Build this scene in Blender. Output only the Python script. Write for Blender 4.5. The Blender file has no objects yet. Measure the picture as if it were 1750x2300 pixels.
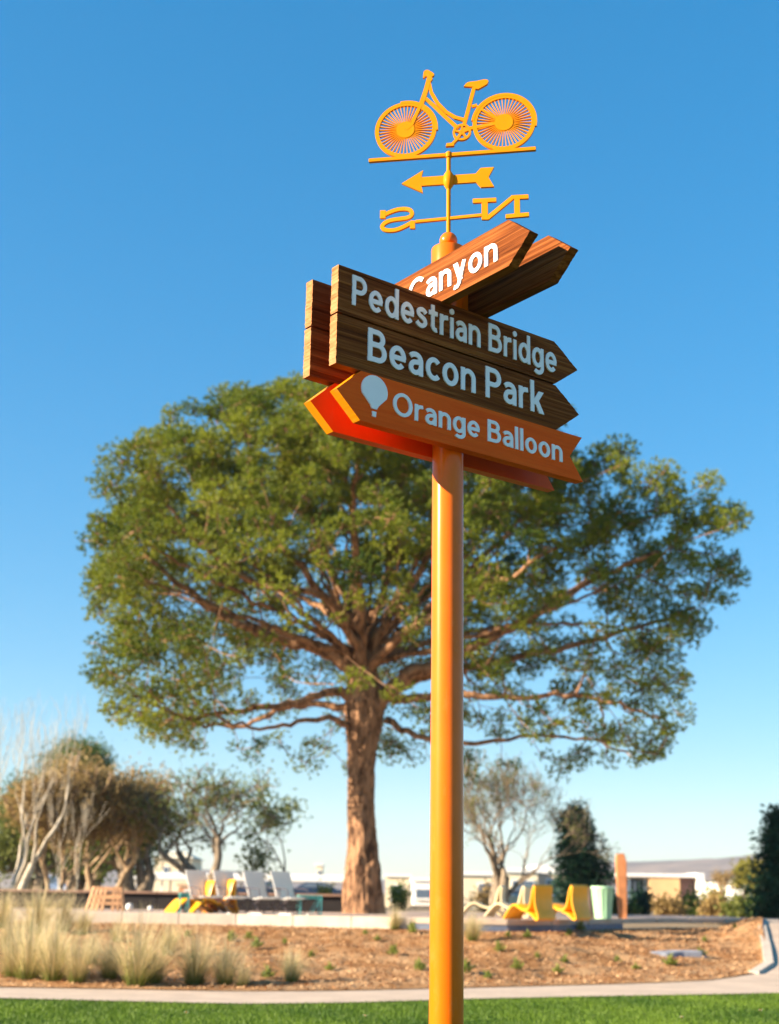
import bpy, bmesh, math, random
import numpy as np
from mathutils import Vector, Matrix
from mathutils import noise as mnoise
random.seed(7); rng = np.random.default_rng(7)
SC = bpy.context.scene; COL = SC.collection
PI = math.pi; R = math.radians

# ------------------------------------------------------------------ camera
HC = 1.25                                   # lens height above the lawn
F_PX, PITCH, ROLL = 3030.07, 0.2748, 0.015  # focal length in pixels of a 2300 px tall frame
POST_X, POST_Y = 0.2228, 4.9666
cam = bpy.data.cameras.new('camera'); cam_o = bpy.data.objects.new('camera', cam); COL.objects.link(cam_o)
cam.sensor_fit = 'VERTICAL'; cam.sensor_height = 36.0; cam.lens = F_PX / 2300 * 36
cam.clip_start = 0.05; cam.clip_end = 12000
_r0 = Vector((1, 0, 0)); _u0 = Vector((0, -math.sin(PITCH), math.cos(PITCH))); _f0 = Vector((0, math.cos(PITCH), math.sin(PITCH)))
_r = _r0*math.cos(ROLL) + _u0*math.sin(ROLL); _u = _u0*math.cos(ROLL) - _r0*math.sin(ROLL)
cam_o.matrix_world = Matrix(((_r.x, _u.x, -_f0.x, 0), (_r.y, _u.y, -_f0.y, 0), (_r.z, _u.z, -_f0.z, HC), (0, 0, 0, 1)))
cam.dof.use_dof = True; cam.dof.focus_distance = 5.32; cam.dof.aperture_fstop = 2.7
SC.camera = cam_o

# ------------------------------------------------------------------ sky, sun, exposure
SUN_AZ, SUN_EL = R(252), R(21)
world = bpy.data.worlds.new('World'); SC.world = world; world.use_nodes = True
wn = world.node_tree; wn.nodes.clear()
sky = wn.nodes.new('ShaderNodeTexSky'); sky.sky_type = 'NISHITA'; sky.sun_disc = False
sky.sun_elevation = SUN_EL; sky.sun_rotation = SUN_AZ
sky.air_density = 1.0; sky.dust_density = 0.0; sky.ozone_density = 4.0; sky.altitude = 50
bg = wn.nodes.new('ShaderNodeBackground'); bg.inputs['Strength'].default_value = 0.117
wo = wn.nodes.new('ShaderNodeOutputWorld')
hs = wn.nodes.new('ShaderNodeHueSaturation'); hs.inputs['Saturation'].default_value = 1.68; hs.inputs['Hue'].default_value = .497
gm = wn.nodes.new('ShaderNodeGamma'); gm.inputs['Gamma'].default_value = 0.6
wn.links.new(sky.outputs[0], gm.inputs[0]); wn.links.new(gm.outputs[0], hs.inputs['Color']); wn.links.new(hs.outputs[0], bg.inputs[0]); wn.links.new(bg.outputs[0], wo.inputs[0])
sun = bpy.data.lights.new('sun', 'SUN'); sun.energy = 5.0; sun.angle = R(0.53); sun.color = (1.0, 0.84, 0.64)
sun_o = bpy.data.objects.new('sun', sun); COL.objects.link(sun_o)
_S = Vector((math.sin(SUN_AZ)*math.cos(SUN_EL), math.cos(SUN_AZ)*math.cos(SUN_EL), math.sin(SUN_EL)))
sun_o.rotation_euler = _S.to_track_quat('Z', 'Y').to_euler(); sun_o.location = _S*50
vs = SC.view_settings; vs.view_transform = 'Standard'; vs.look = 'None'; vs.gamma = 1; vs.use_curve_mapping = False
vs.exposure = 1.72
SC.render.engine = 'CYCLES'; SC.cycles.use_denoising = True; SC.cycles.max_bounces = 7; SC.cycles.transparent_max_bounces = 6

# ------------------------------------------------------------------ layout helpers
def ray(xd, yd):                             # direction through a point of the 1680 px wide view
    X = xd*1.041667 - 875; Y = yd*1.041667 - 1150
    cr, sr = math.cos(ROLL), math.sin(ROLL)
    a = cr*X + sr*Y; v = sr*X - cr*Y
    c, s = math.cos(PITCH), math.sin(PITCH)
    return Vector((a, F_PX*c - v*s, F_PX*s + v*c))
def at(xd, yd, Y):                           # the place at distance Y along the ground
    r = ray(xd, yd); t = Y/r.y
    return Vector((r.x*t, Y, HC + r.z*t))
def pxm(Y): return 1.041667*Y/F_PX*1.03      # metres per view pixel at distance Y

# ------------------------------------------------------------------ object helpers
def tag(o, label=None, cat=None, group=None, kind=None):
    if label: o['label'] = label
    if cat: o['category'] = cat
    if group: o['group'] = group
    if kind: o['kind'] = kind
    return o
def link(name, me, mat=None, parent=None, smooth=False):
    o = bpy.data.objects.new(name, me); COL.objects.link(o)
    if mat is not None and me is not None and not me.materials: me.materials.append(mat)
    if parent is not None: o.parent = parent
    if smooth and me is not None:
        me.polygons.foreach_set('use_smooth', [True]*len(me.polygons))
    return o
def empty(name, loc=(0, 0, 0), rz=0):
    o = bpy.data.objects.new(name, None); COL.objects.link(o); o.location = loc; o.rotation_euler = (0, 0, rz)
    o.empty_display_size = .2
    return o
def mesh(name, V, Fc):
    me = bpy.data.meshes.new(name); me.from_pydata([tuple(v) for v in V], [], [tuple(f) for f in Fc]); me.update(); return me
def np_mesh(name, V, n_per, tint=None, uv_t=None):
    """faces of n_per corners each, vertices in order"""
    V = np.asarray(V, np.float32).reshape(-1, 3); nf = len(V)//n_per
    me = bpy.data.meshes.new(name); me.vertices.add(len(V)); me.vertices.foreach_set('co', V.ravel())
    me.loops.add(len(V)); me.loops.foreach_set('vertex_index', np.arange(len(V), dtype=np.int32))
    me.polygons.add(nf); me.polygons.foreach_set('loop_start', np.arange(0, len(V), n_per, dtype=np.int32))
    me.polygons.foreach_set('loop_total', np.full(nf, n_per, np.int32))
    if tint is not None:
        a = me.attributes.new('tint', 'FLOAT', 'FACE'); a.data.foreach_set('value', np.asarray(tint, np.float32))
    if uv_t is not None:
        a = me.attributes.new('along', 'FLOAT', 'POINT'); a.data.foreach_set('value', np.asarray(uv_t, np.float32))
    me.update(calc_edges=True); return me
class MB:
    def __init__(s): s.V = []; s.F = []
    def add(s, V, Fc):
        n = len(s.V); s.V += [tuple(v) for v in V]; s.F += [tuple(i+n for i in f) for f in Fc]; return s
    def box(s, c, d, rz=0, M=None):
        x, y, z = d[0]/2, d[1]/2, d[2]/2
        V = [Vector((a*x, b*y, e*z)) for e in (-1, 1) for b in (-1, 1) for a in (-1, 1)]
        if M is None: M = Matrix.Rotation(rz, 3, 'Z')
        V = [M @ v + Vector(c) for v in V]
        return s.add(V, [(0,2,3,1),(4,5,7,6),(0,1,5,4),(2,6,7,3),(0,4,6,2),(1,3,7,5)])
    def bar(s, a, b, w, h=None):
        a, b = Vector(a), Vector(b); h = h or w; d = b-a
        M = d.to_track_quat('X', 'Z').to_matrix()
        return s.box((a+b)/2, (d.length, w, h), M=M)
    def tube(s, pts, rad, n=8, cap=True):
        pts = [Vector(p) for p in pts]; m = len(pts)
        if not hasattr(rad, '__len__'): rad = [rad]*m
        V = []; up = Vector((0.31, 0.2, 0.93))
        for i, p in enumerate(pts):
            d = (pts[min(i+1, m-1)]-pts[max(i-1, 0)])
            if d.length < 1e-9: d = Vector((0, 0, 1))
            d.normalize(); a = d.cross(up)
            if a.length < 1e-3: a = d.cross(Vector((1, 0, 0)))
            a.normalize(); b = d.cross(a)
            for k in range(n):
                t = 2*PI*k/n; V.append(p + (a*math.cos(t)+b*math.sin(t))*rad[i])
        Fc = [(i*n+k, i*n+(k+1) % n, (i+1)*n+(k+1) % n, (i+1)*n+k) for i in range(m-1) for k in range(n)]
        if cap: Fc += [tuple(range(n-1, -1, -1)), tuple((m-1)*n+k for k in range(n))]
        return s.add(V, Fc)
    def lathe(s, prof, n=24, c=(0, 0, 0)):
        V = [(c[0]+r*math.cos(2*PI*k/n), c[1]+r*math.sin(2*PI*k/n), c[2]+z) for r, z in prof for k in range(n)]
        m = len(prof)
        Fc = [(i*n+k, i*n+(k+1) % n, (i+1)*n+(k+1) % n, (i+1)*n+k) for i in range(m-1) for k in range(n)]
        Fc += [tuple(range(n-1, -1, -1)), tuple((m-1)*n+k for k in range(n))]
        return s.add(V, Fc)
    def plate(s, poly, y0, y1):              # outline in (x, z), thickness along y
        n = len(poly)
        V = [(x, y0, z) for x, z in poly] + [(x, y1, z) for x, z in poly]
        Fc = [tuple(range(n)), tuple(range(2*n-1, n-1, -1))] + [(i, i+n, (i+1) % n+n, (i+1) % n) for i in range(n)]
        return s.add(V, Fc)
    def strip(s, pts, w, y0, y1):            # a flat ribbon following pts in (x, z)
        m = len(pts); L = []; Rr = []
        if not hasattr(w, '__len__'): w = [w]*m
        for i in range(m):
            a = pts[max(i-1, 0)]; b = pts[min(i+1, m-1)]
            dx, dz = b[0]-a[0], b[1]-a[1]; l = math.hypot(dx, dz) or 1
            nx, nz = -dz/l*w[i]/2, dx/l*w[i]/2
            L.append((pts[i][0]+nx, pts[i][1]+nz)); Rr.append((pts[i][0]-nx, pts[i][1]-nz))
        return s.plate_ribbon(L, Rr, y0, y1)
    def plate_ribbon(s, L, Rr, y0, y1, closed=False):
        m = len(L); V = []
        for i in range(m):
            V += [(L[i][0], y0, L[i][1]), (Rr[i][0], y0, Rr[i][1]), (Rr[i][0], y1, Rr[i][1]), (L[i][0], y1, L[i][1])]
        Fc = []
        for i in range(m if closed else m-1):
            a, b = 4*i, 4*((i+1) % m)
            for k in range(4): Fc.append((a+k, a+(k+1) % 4, b+(k+1) % 4, b+k))
        if not closed: Fc += [(3, 2, 1, 0), tuple(4*(m-1)+k for k in range(4))]
        return s.add(V, Fc)
    def ring(s, c, r0, r1, y0, y1, n=64):
        L = [(c[0]+r1*math.cos(2*PI*k/n), c[1]+r1*math.sin(2*PI*k/n)) for k in range(n)]
        Rr = [(c[0]+r0*math.cos(2*PI*k/n), c[1]+r0*math.sin(2*PI*k/n)) for k in range(n)]
        return s.plate_ribbon(L, Rr, y0, y1, True)
    def mesh(s, name, normals=True):
        me = mesh(name, s.V, s.F)
        if normals:
            bm = bmesh.new(); bm.from_mesh(me); bmesh.ops.recalc_face_normals(bm, faces=bm.faces); bm.to_mesh(me); bm.free()
        return me
    def build(s, name, mat, parent=None, smooth=False, bevel=0):
        me = s.mesh(name)
        if bevel:
            bm = bmesh.new(); bm.from_mesh(me)
            bmesh.ops.bevel(bm, geom=bm.edges[:], offset=bevel, segments=2, affect='EDGES', profile=.6, clamp_overlap=True)
            bm.to_mesh(me); bm.free()
        o = link(name, me, mat, parent)
        if smooth:
            me.polygons.foreach_set('use_smooth', [True]*len(me.polygons))
            if smooth != 'all' and hasattr(me, 'set_sharp_from_angle'): me.set_sharp_from_angle(angle=R(35))
        return o

# ------------------------------------------------------------------ materials
class NT:
    def __init__(s, name, rough=.6, spec=.5):
        s.m = bpy.data.materials.new(name); s.m.use_nodes = True; s.t = s.m.node_tree; s.n = s.t.nodes; s.l = s.t.links
        s.p = s.n['Principled BSDF']; s.p.inputs['Roughness'].default_value = rough
        s.p.inputs['Specular IOR Level'].default_value = spec
        s.tc = s.n.new('ShaderNodeTexCoord')
    def vec(s, scale=(1, 1, 1), coord='Object'):
        mp = s.n.new('ShaderNodeMapping'); mp.inputs['Scale'].default_value = scale
        s.l.new(s.tc.outputs[coord], mp.inputs[0]); return mp.outputs[0]
    def noise(s, vec, scale, detail=4, rough=.55, dist=0):
        n = s.n.new('ShaderNodeTexNoise'); n.inputs['Scale'].default_value = scale; n.inputs['Detail'].default_value = detail
        n.inputs['Roughness'].default_value = rough; n.inputs['Distortion'].default_value = dist
        s.l.new(vec, n.inputs['Vector']); return n.outputs['Fac']
    def ramp(s, fac, stops):
        r = s.n.new('ShaderNodeValToRGB'); e = r.color_ramp.elements
        while len(e) < len(stops): e.new(.5)
        for el, (p, c) in zip(e, stops): el.position = p; el.color = (*c, 1) if len(c) == 3 else c
        s.l.new(fac, r.inputs[0]); return r.outputs[0]
    def mix(s, a, b, fac, mode='MIX'):
        m = s.n.new('ShaderNodeMix'); m.data_type = 'RGBA'; m.blend_type = mode
        for sock, v in ((m.inputs[0], fac), (m.inputs[6], a), (m.inputs[7], b)):
            if isinstance(v, (int, float)): sock.default_value = v
            elif isinstance(v, tuple): sock.default_value = (*v, 1)
            else: s.l.new(v, sock)
        return m.outputs[2]
    def color(s, c):
        if isinstance(c, tuple): s.p.inputs['Base Color'].default_value = (*c, 1)
        else: s.l.new(c, s.p.inputs['Base Color'])
    def bump(s, h, strength=.3, dist=.01):
        b = s.n.new('ShaderNodeBump'); b.inputs['Strength'].default_value = strength; b.inputs['Distance'].default_value = dist
        s.l.new(h, b.inputs['Height']); s.l.new(b.outputs[0], s.p.inputs['Normal'])
    def attr(s, name):
        a = s.n.new('ShaderNodeAttribute'); a.attribute_name = name; return a.outputs['Fac']
def simple(name, c, rough=.6, var=.25, scale=4, bump=0, metal=0, spec=.5, coat=0):
    t = NT(name, rough, spec); v = t.vec(); f = t.noise(v, scale, 6)
    lo = tuple(x*(1-var) for x in c); hi = tuple(min(1, x*(1+var)) for x in c)
    t.color(t.ramp(f, [(.3, lo), (.7, hi)])); t.p.inputs['Metallic'].default_value = metal
    t.p.inputs['Coat Weight'].default_value = coat
    if bump: t.bump(t.noise(v, scale*6, 6), bump, .02)
    return t.m
def leafmat(name, dark, light, trans=.35, rough=.55):
    t = NT(name, rough, .3)
    c = t.ramp(t.attr('tint'), [(0, dark), (1, light)]); t.color(c)
    tr = t.n.new('ShaderNodeBsdfTranslucent'); t.l.new(c, tr.inputs[0])
    mx = t.n.new('ShaderNodeMixShader'); mx.inputs[0].default_value = trans
    t.l.new(t.p.outputs[0], mx.inputs[1]); t.l.new(tr.outputs[0], mx.inputs[2])
    t.l.new(mx.outputs[0], t.n['Material Output'].inputs[0]); return t.m
def barkmat(name, dark, light, sc=6, bump=.6, stretch=.25):
    t = NT(name, .85, .2); v = t.vec((1, 1, stretch)); f = t.noise(v, sc, 8, .65, .6)
    big = t.noise(t.vec(), .9, 3)
    t.color(t.mix(t.ramp(f, [(.40, dark), (.56, light)]), tuple(x*.75 for x in light), t.ramp(big, [(.45, (0, 0, 0)), (.75, (.7, .7, .7))])))
    t.bump(f, bump, .06); return t.m
M = {}
def wood(name, dark, light, hi, bumpy=.5, fl=.6, vein=.55):
    t = NT(name, .75, .05)
    v = t.vec((1.1, 9, 42)); warp = t.noise(t.vec((1.2, 2, 5)), 2.2, 3)
    f = t.noise(v, 1.0, 7, .6, 1.1)
    fine = t.noise(t.vec((7, 60, 260)), 1.0, 4, .6)
    c = t.ramp(f, [(.30, dark), (.5, light), (.72, hi)])
    c = t.mix(c, tuple(x*vein for x in dark), t.ramp(fine, [(.30, (fl, fl, fl)), (.46, (0, 0, 0))]))
    c = t.mix(c, tuple(x*.8 for x in light), t.ramp(warp, [(.5, (0, 0, 0)), (.8, (.5, .5, .5))]))
    t.color(c); t.bump(t.mix(f, fine, .35), bumpy, .006); return t.m
M['wood'] = wood('stained_cedar', (.075, .018, .0045), (.19, .052, .012), (.38, .13, .034), 1.0)
M['board_end'] = wood('pale_cedar_end', (.26, .10, .035), (.42, .19, .075), (.50, .25, .11), .6)  # paler cedar tone, used on the left board ends only
M['orange_wood'] = wood('orange_painted_cedar', (.90, .095, .010), (.96, .12, .014), (.98, .15, .018), .35, .35, .75)
def paint(name, c, rough=.42, coat=.30, crough=.12):
    t = NT(name, rough, .5); v = t.vec(); f = t.noise(v, 9, 5)
    dust = t.noise(t.vec((1, 1, .35)), 16, 8, .7); scr = t.noise(t.vec((3, 3, .5)), 38, 6, .75, 1.5)
    cc = t.mix(t.ramp(f, [(.3, tuple(x*.90 for x in c)), (.7, c)]), (.62, .36, .16), t.ramp(dust, [(.56, (0, 0, 0)), (.80, (.22, .22, .22))]))
    t.color(t.mix(cc, tuple(x*.55 for x in c), t.ramp(scr, [(.70, (0, 0, 0)), (.76, (.5, .5, .5))]))); t.l.new(t.ramp(dust, [(.35, (coat,)*3), (.75, (coat*.45,)*3)]), t.p.inputs['Coat Weight'])
    t.p.inputs['Coat Roughness'].default_value = crough; t.p.inputs['Specular IOR Level'].default_value = .2; t.p.inputs['Specular Tint'].default_value = (1, .55, .12, 1); t.p.inputs['Coat Tint'].default_value = (1, .9, .7, 1)
    t.bump(t.noise(v, 140, 3), .05, .002); return t.m
M['orange_paint'] = paint('orange_powder_coat', (.84, .158, .002), .45, .65, .20)
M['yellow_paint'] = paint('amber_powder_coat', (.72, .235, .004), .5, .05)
M['red_orange'] = paint('red_orange_gloss', (.88, .095, .010), .5, .10)
M['letter'] = simple('white_letter_acrylic', (.94, .89, .88), .4, .02, 20)
M['steel'] = simple('bolt_steel', (.35, .35, .36), .35, .15, 30, metal=.9)
M['concrete'] = simple('pale_concrete', (.50, .42, .34), .85, .16, 2.5, .25)
M['path'] = simple('path_concrete', (.50, .38, .28), .88, .14, 1.6, .25)
M['terrace'] = simple('terrace_paving', (.42, .31, .25), .85, .18, 1.2, .2)
M['slab_shadow'] = simple('blue_grey_shadow_strip', (.10, .12, .17), .5, .2, 5)  # bluish shade below the slab edge, held in this dark colour
M['darkwall'] = simple('dark_weathered_steel', (.010, .006, .005), .8, .4, 3, .3)
M['wallcap'] = simple('red_brown_cap', (.26, .15, .10), .75, .2, 3, .2)
t = NT('mulch', .95, .15); v = t.vec(); f = t.noise(v, 26, 10, .75, .4); b2 = t.noise(v, 1.1, 5, .6)
c = t.ramp(f, [(.28, (.20, .09, .035)), (.46, (.34, .158, .058)), (.60, (.44, .235, .095)), (.78, (.54, .35, .18))])
t.color(t.mix(c, (.60, .38, .20), t.ramp(b2, [(.42, (0, 0, 0)), (.68, (.85, .85, .85))]))); t.bump(f, .9, .05); M['mulch'] = t.m
t = NT('turf_soil', .95, .1); v = t.vec(); f = t.noise(v, 30, 8, .7)
t.color(t.ramp(f, [(.3, (.025, .055, .012)), (.7, (.06, .13, .025))])); t.bump(f, .6, .03); M['turf'] = t.m
t = NT('dry_ground', .95, .1); v = t.vec(); f = t.noise(v, 1.5, 8, .7)
t.color(t.ramp(f, [(.35, (.22, .15, .09)), (.65, (.34, .26, .16))])); M['ground'] = t.m
t = NT('dry_hill_scrub', .95, .1); v = t.vec((.01, .01, .01)); f = t.noise(v, 1.2, 8, .65)
t.color(t.ramp(f, [(.35, (.10, .075, .06)), (.5, (.20, .145, .11)), (.7, (.30, .21, .15))])); M['hill'] = t.m
M['grassblade'] = leafmat('turf_blades', (.04, .10, .008), (.16, .25, .02), .3)
M['chip'] = leafmat('bark_chips', (.20, .08, .03), (.66, .40, .20), 0, .9)
t = NT('straw_grass', .7, .25)
al = t.attr('along'); tn = t.attr('tint')
c = t.ramp(al, [(0, (.08, .12, .015)), (.16, (.22, .23, .05)), (.38, (.60, .48, .23)), (1, (.82, .68, .42))])
c = t.mix(c, (.15, .19, .04), t.ramp(tn, [(.70, (0, 0, 0)), (.9, (.75, .75, .75))]))
t.color(c); tr = t.n.new('ShaderNodeBsdfTranslucent'); t.l.new(c, tr.inputs[0]); mx = t.n.new('ShaderNodeMixShader'); mx.inputs[0].default_value = .35
t.l.new(t.p.outputs[0], mx.inputs[1]); t.l.new(tr.outputs[0], mx.inputs[2]); t.l.new(mx.outputs[0], t.n['Material Output'].inputs[0]); M['straw'] = t.m
M['weed'] = leafmat('weed_leaves', (.12, .16, .025), (.34, .36, .08), .35)
M['pine_bark'] = barkmat('pine_bark', (.075, .036, .019), (.37, .20, .105), 6.5, 1.0, .4)
M['dark_bark'] = barkmat('dark_conifer_bark', (.02, .016, .012), (.07, .055, .04), 7, .5)
M['pine_leaf'] = leafmat('pine_needles', (.032, .085, .012), (.36, .38, .030), .40)
M['white_bark'] = barkmat('pale_sycamore_bark', (.30, .25, .18), (.62, .54, .42), 5, .4)
M['grey_bark'] = barkmat('grey_brown_bark', (.10, .075, .05), (.30, .23, .16), 7, .6)
M['tan_bark'] = barkmat('tan_bark', (.22, .14, .08), (.46, .33, .20), 6, .5)
M['olive_leaf'] = leafmat('olive_green_leaves', (.06, .10, .018), (.25, .26, .055))
M['brown_leaf'] = leafmat('dry_brown_leaves', (.20, .125, .04), (.50, .35, .13))
M['dark_leaf'] = leafmat('dark_conifer_needles', (.006, .030, .018), (.020, .075, .034), .1)
M['mid_leaf'] = leafmat('mid_green_leaves', (.035, .08, .014), (.14, .19, .03))
M['yellow_leaf'] = leafmat('yellow_green_leaves', (.16, .15, .02), (.36, .32, .05))
M['cream'] = simple('cream_stucco', (.78, .66, .46), .9, .06, 1, .1)
M['white'] = simple('white_stucco', (.80, .78, .74), .85, .04, 1, .1)
M['tan'] = simple('tan_stucco', (.66, .42, .20), .9, .08, 1, .1)
M['pinkish'] = simple('pinkish_stucco', (.70, .50, .36), .9, .06, 1, .1)
M['mauve'] = simple('mauve_brown_panel', (.13, .07, .065), .7, .12, 2)
M['terracotta'] = simple('terracotta', (.50, .24, .12), .85, .15, 3)
t = NT('window_glass', .08, .6); t.color((.10, .14, .20)); M['glass'] = t.m
M['chair_white'] = simple('white_mesh_fabric', (.80, .79, .75), .7, .04, 20)
t = NT('white_mesh_fabric', .7, .2); t.color((.82, .80, .76)); tr = t.n.new('ShaderNodeBsdfTranslucent'); tr.inputs[0].default_value = (.82, .80, .76, 1); mx = t.n.new('ShaderNodeMixShader'); mx.inputs[0].default_value = .45
t.l.new(t.p.outputs[0], mx.inputs[1]); t.l.new(tr.outputs[0], mx.inputs[2]); t.l.new(mx.outputs[0], t.n['Material Output'].inputs[0]); M['mesh_fabric'] = t.m
M['wire'] = simple('dark_wire_frame', (.11, .09, .10), .45, .15, 20, metal=.3)
M['chaise_yellow'] = simple('yellow_moulded_plastic', (.88, .40, .010), .38, .04, 3)
M['chaise_cream'] = simple('cream_moulded_plastic', (.70, .58, .36), .45, .04, 3)
M['teal'] = simple('teal_metal', (.10, .42, .38), .45, .1, 9)
M['bin_brown'] = simple('brown_bin_plastic', (.10, .07, .06), .6, .12, 5)
M['bin_green'] = simple('mint_green_bin_plastic', (.42, .68, .42), .5, .06, 5)
M['slat'] = simple('weathered_orange_timber', (.50, .27, .13), .75, .25, 8, .3)
M['totem'] = simple('red_brown_timber', (.50, .19, .07), .7, .25, 5, .3)
M['silver'] = simple('silver_car_paint', (.42, .47, .55), .25, .05, 2, metal=.4, coat=1)
M['navy'] = simple('dark_navy_car_paint', (.012, .016, .035), .3, .05, 2, coat=1)
M['tyre'] = simple('tyre_rubber', (.02, .02, .02), .8, .1, 9)
M['rock'] = simple('blue_grey_slate', (.26, .27, .31), .8, .3, 6, .5)

# ------------------------------------------------------------------ ground
ZT = at(140, 1966, 28.4).z                   # terrace level
def smooth(t): t = max(0., min(1., t)); return t*t*(3-2*t)
def zrise(Y): return ZT*smooth((Y-20.5)/11.5)
_pb = [(-60, 16.3), (-12, 16.6), (-5.3, 16.5), (-1.6, 16.1), (-.4, 16.5), (1.15, 17.4), (2.9, 18.2), (4.6, 18.9), (9, 21.0), (14, 26), (22, 33)]   # lawn edge of the path
_pt = [(-60, 18.2), (-12, 18.4), (-5.4, 18.1), (-1.7, 18.0), (-.45, 18.4), (1.2, 19.3), (3.1, 20.4), (4.9, 21.5), (5.9, 22.6), (6.5, 23.9), (7.1, 26.2), (7.85, 29.2), (8.75, 32.4)]  # bed edge
_yt = [(-60, 28.9), (-9, 28.6), (-3, 28.2), (0, 27.2), (2, 26.3), (3.2, 27.0), (4.6, 29.2), (6.5, 31.2), (8.8, 32.6)]             # terrace edge
def interp(tab, x): return float(np.interp(x, [p[0] for p in tab], [p[1] for p in tab]))
def zbed(x, Y):
    b, tp = interp(_pt, x), interp(_yt, x); t = (Y-b)/max(.05, tp-b)
    lo = zrise(b)+.03; hi = ZT-.20
    s = smooth(t*.9+.05)*.5+max(0, min(1, t))*.5
    z = lo+(hi-lo)*s if hi > lo else lo
    w = max(0, min(1, min(t, 1-t)*6))
    z += w*(.09*mnoise.noise((x*.55, Y*.55, 3))+.045*mnoise.noise((x*1.9, Y*1.9, 8))+.022*mnoise.noise((x*6, Y*6, 1)))
    return z
def hit_bed(xd, yd):
    r = ray(xd, yd); Y = 16.5
    while Y < 34:
        t = Y/r.y; x = r.x*t; z = HC+r.z*t
        if Y >= interp(_pt, x) and z <= zbed(x, Y): return Vector((x, Y, zbed(x, Y)))
        Y += .04
    t = 28/r.y; x = r.x*t; return Vector((x, 28, zbed(x, 28)))

def gridmesh(name, xs, ys, zf):
    nx, ny = len(xs), len(ys)
    V = [(x, y, zf(x, y)) for y in ys for x in xs]
    Fc = [(j*nx+i, j*nx+i+1, (j+1)*nx+i+1, (j+1)*nx+i) for j in range(ny-1) for i in range(nx-1)]
    return mesh(name, V, Fc)
xs = sorted(set(list(np.linspace(-60, 60, 41))+[-3000, -1000, -400, -150, 150, 400, 1000, 3500, -3500]))
ys = sorted(set(list(np.linspace(-30, 60, 46))+[-400, -100, 90, 130, 200, 400, 900, 2000, 3450]))
o = link('ground', gridmesh('ground', xs, ys, lambda x, y: -.03+(.42*smooth((y-22)/9))), M['ground']); tag(o, kind='structure')
# lawn
def strip_mesh(name, lower, upper, n, zf, xs):
    V = []; Fc = []
    for x in xs:
        a, b = lower(x), upper(x)
        for k in range(n+1):
            y = a+(b-a)*k/n; V.append((x, y, zf(x, y)))
    m = n+1
    for i in range(len(xs)-1):
        for k in range(n): Fc.append((i*m+k, (i+1)*m+k, (i+1)*m+k+1, i*m+k+1))
    return mesh(name, V, Fc)
xl = list(np.linspace(-30, 22, 105))
o = link('lawn', strip_mesh('lawn', lambda x: -12, lambda x: interp(_pb, x)+.06, 24, lambda x, y: .0+zrise(y)*.9, xl), M['turf'], smooth=True); tag(o, kind='structure')
# path
def path_up(x): return interp(_pt, x)-.02 if x <= 8.75 else 36.0
o = link('path', strip_mesh('path', lambda x: interp(_pb, x), path_up, 20, lambda x, y: zrise(y)*.93+.022, [x for x in xl if x < 8.7]+[8.74, 8.9]+list(np.linspace(9.2, 22, 26))), M['path'], smooth=True); tag(o, kind='structure')
# planting bed
o = link('mulch_bed', strip_mesh('mulch_bed', lambda x: interp(_pt, x), lambda x: interp(_yt, x)+.05, 90, zbed, list(np.linspace(-22, -9, 40))[:-1]+list(np.linspace(-9, 8.72, 240))), M['mulch'], smooth=True); tag(o, kind='structure')
# chips on the bed
n = 42000; cx = rng.uniform(-9, 9, n); cy = rng.uniform(17, 32, n)
pts = [(x, y) for x, y in zip(cx, cy) if interp(_pt, x)+.05 < y < interp(_yt, x)-.05]
P = np.array([(x, y, zbed(x, y)+.012) for x, y in pts]); n = len(P)
a = rng.uniform(0, 2*PI, n); L = rng.uniform(.012, .04, n); W = rng.uniform(.005, .013, n); tl = rng.uniform(-.6, .6, n); tw = rng.uniform(-.7, .7, n)
d = np.stack([np.cos(a)*np.cos(tl), np.sin(a)*np.cos(tl), np.sin(tl)], 1)*L[:, None]; e = np.stack([-np.sin(a)*np.cos(tw), np.cos(a)*np.cos(tw), np.sin(tw)], 1)*W[:, None]
V = np.stack([P-d-e, P+d-e, P+d+e, P-d+e], 1)
o = link('mulch_chips', np_mesh('mulch_chips', V, 4, rng.uniform(0, 1, n)), M['chip']); tag(o, 'loose bark chips scattered over the planting bed', 'mulch', kind='stuff')
# turf blades
n = 330000; gx = rng.uniform(-7.5, 9, n); gy = rng.uniform(12.6, 21.6, n)
k = gy < np.interp(gx, [p[0] for p in _pb], [p[1] for p in _pb])+.05; gx = gx[k]; gy = gy[k]; n = len(gx)
gz = np.array([zrise(y)*.9 for y in gy]); a = rng.uniform(0, 2*PI, n); h = rng.uniform(.018, .042, n); w = rng.uniform(.004, .008, n)
ln = rng.normal(0, .014, (n, 2)); B = np.stack([gx, gy, gz], 1); e = np.stack([np.cos(a)*w, np.sin(a)*w, a*0], 1)
T = B+np.stack([ln[:, 0], ln[:, 1], h], 1)
patch = np.array([mnoise.noise((x*.9, y*.6, 0)) for x, y in zip(gx[::1], gy[::1])])*.5+.5
o = link('lawn_grass', np_mesh('lawn_grass', np.stack([B-e, B+e, T], 1), 3, np.clip((patch-.5)*1.5+.42+rng.uniform(-.28, .5, n), 0, 1)), M['grassblade']); tag(o, 'short mown green lawn grass in front of the concrete path', 'grass', kind='stuff')

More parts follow.
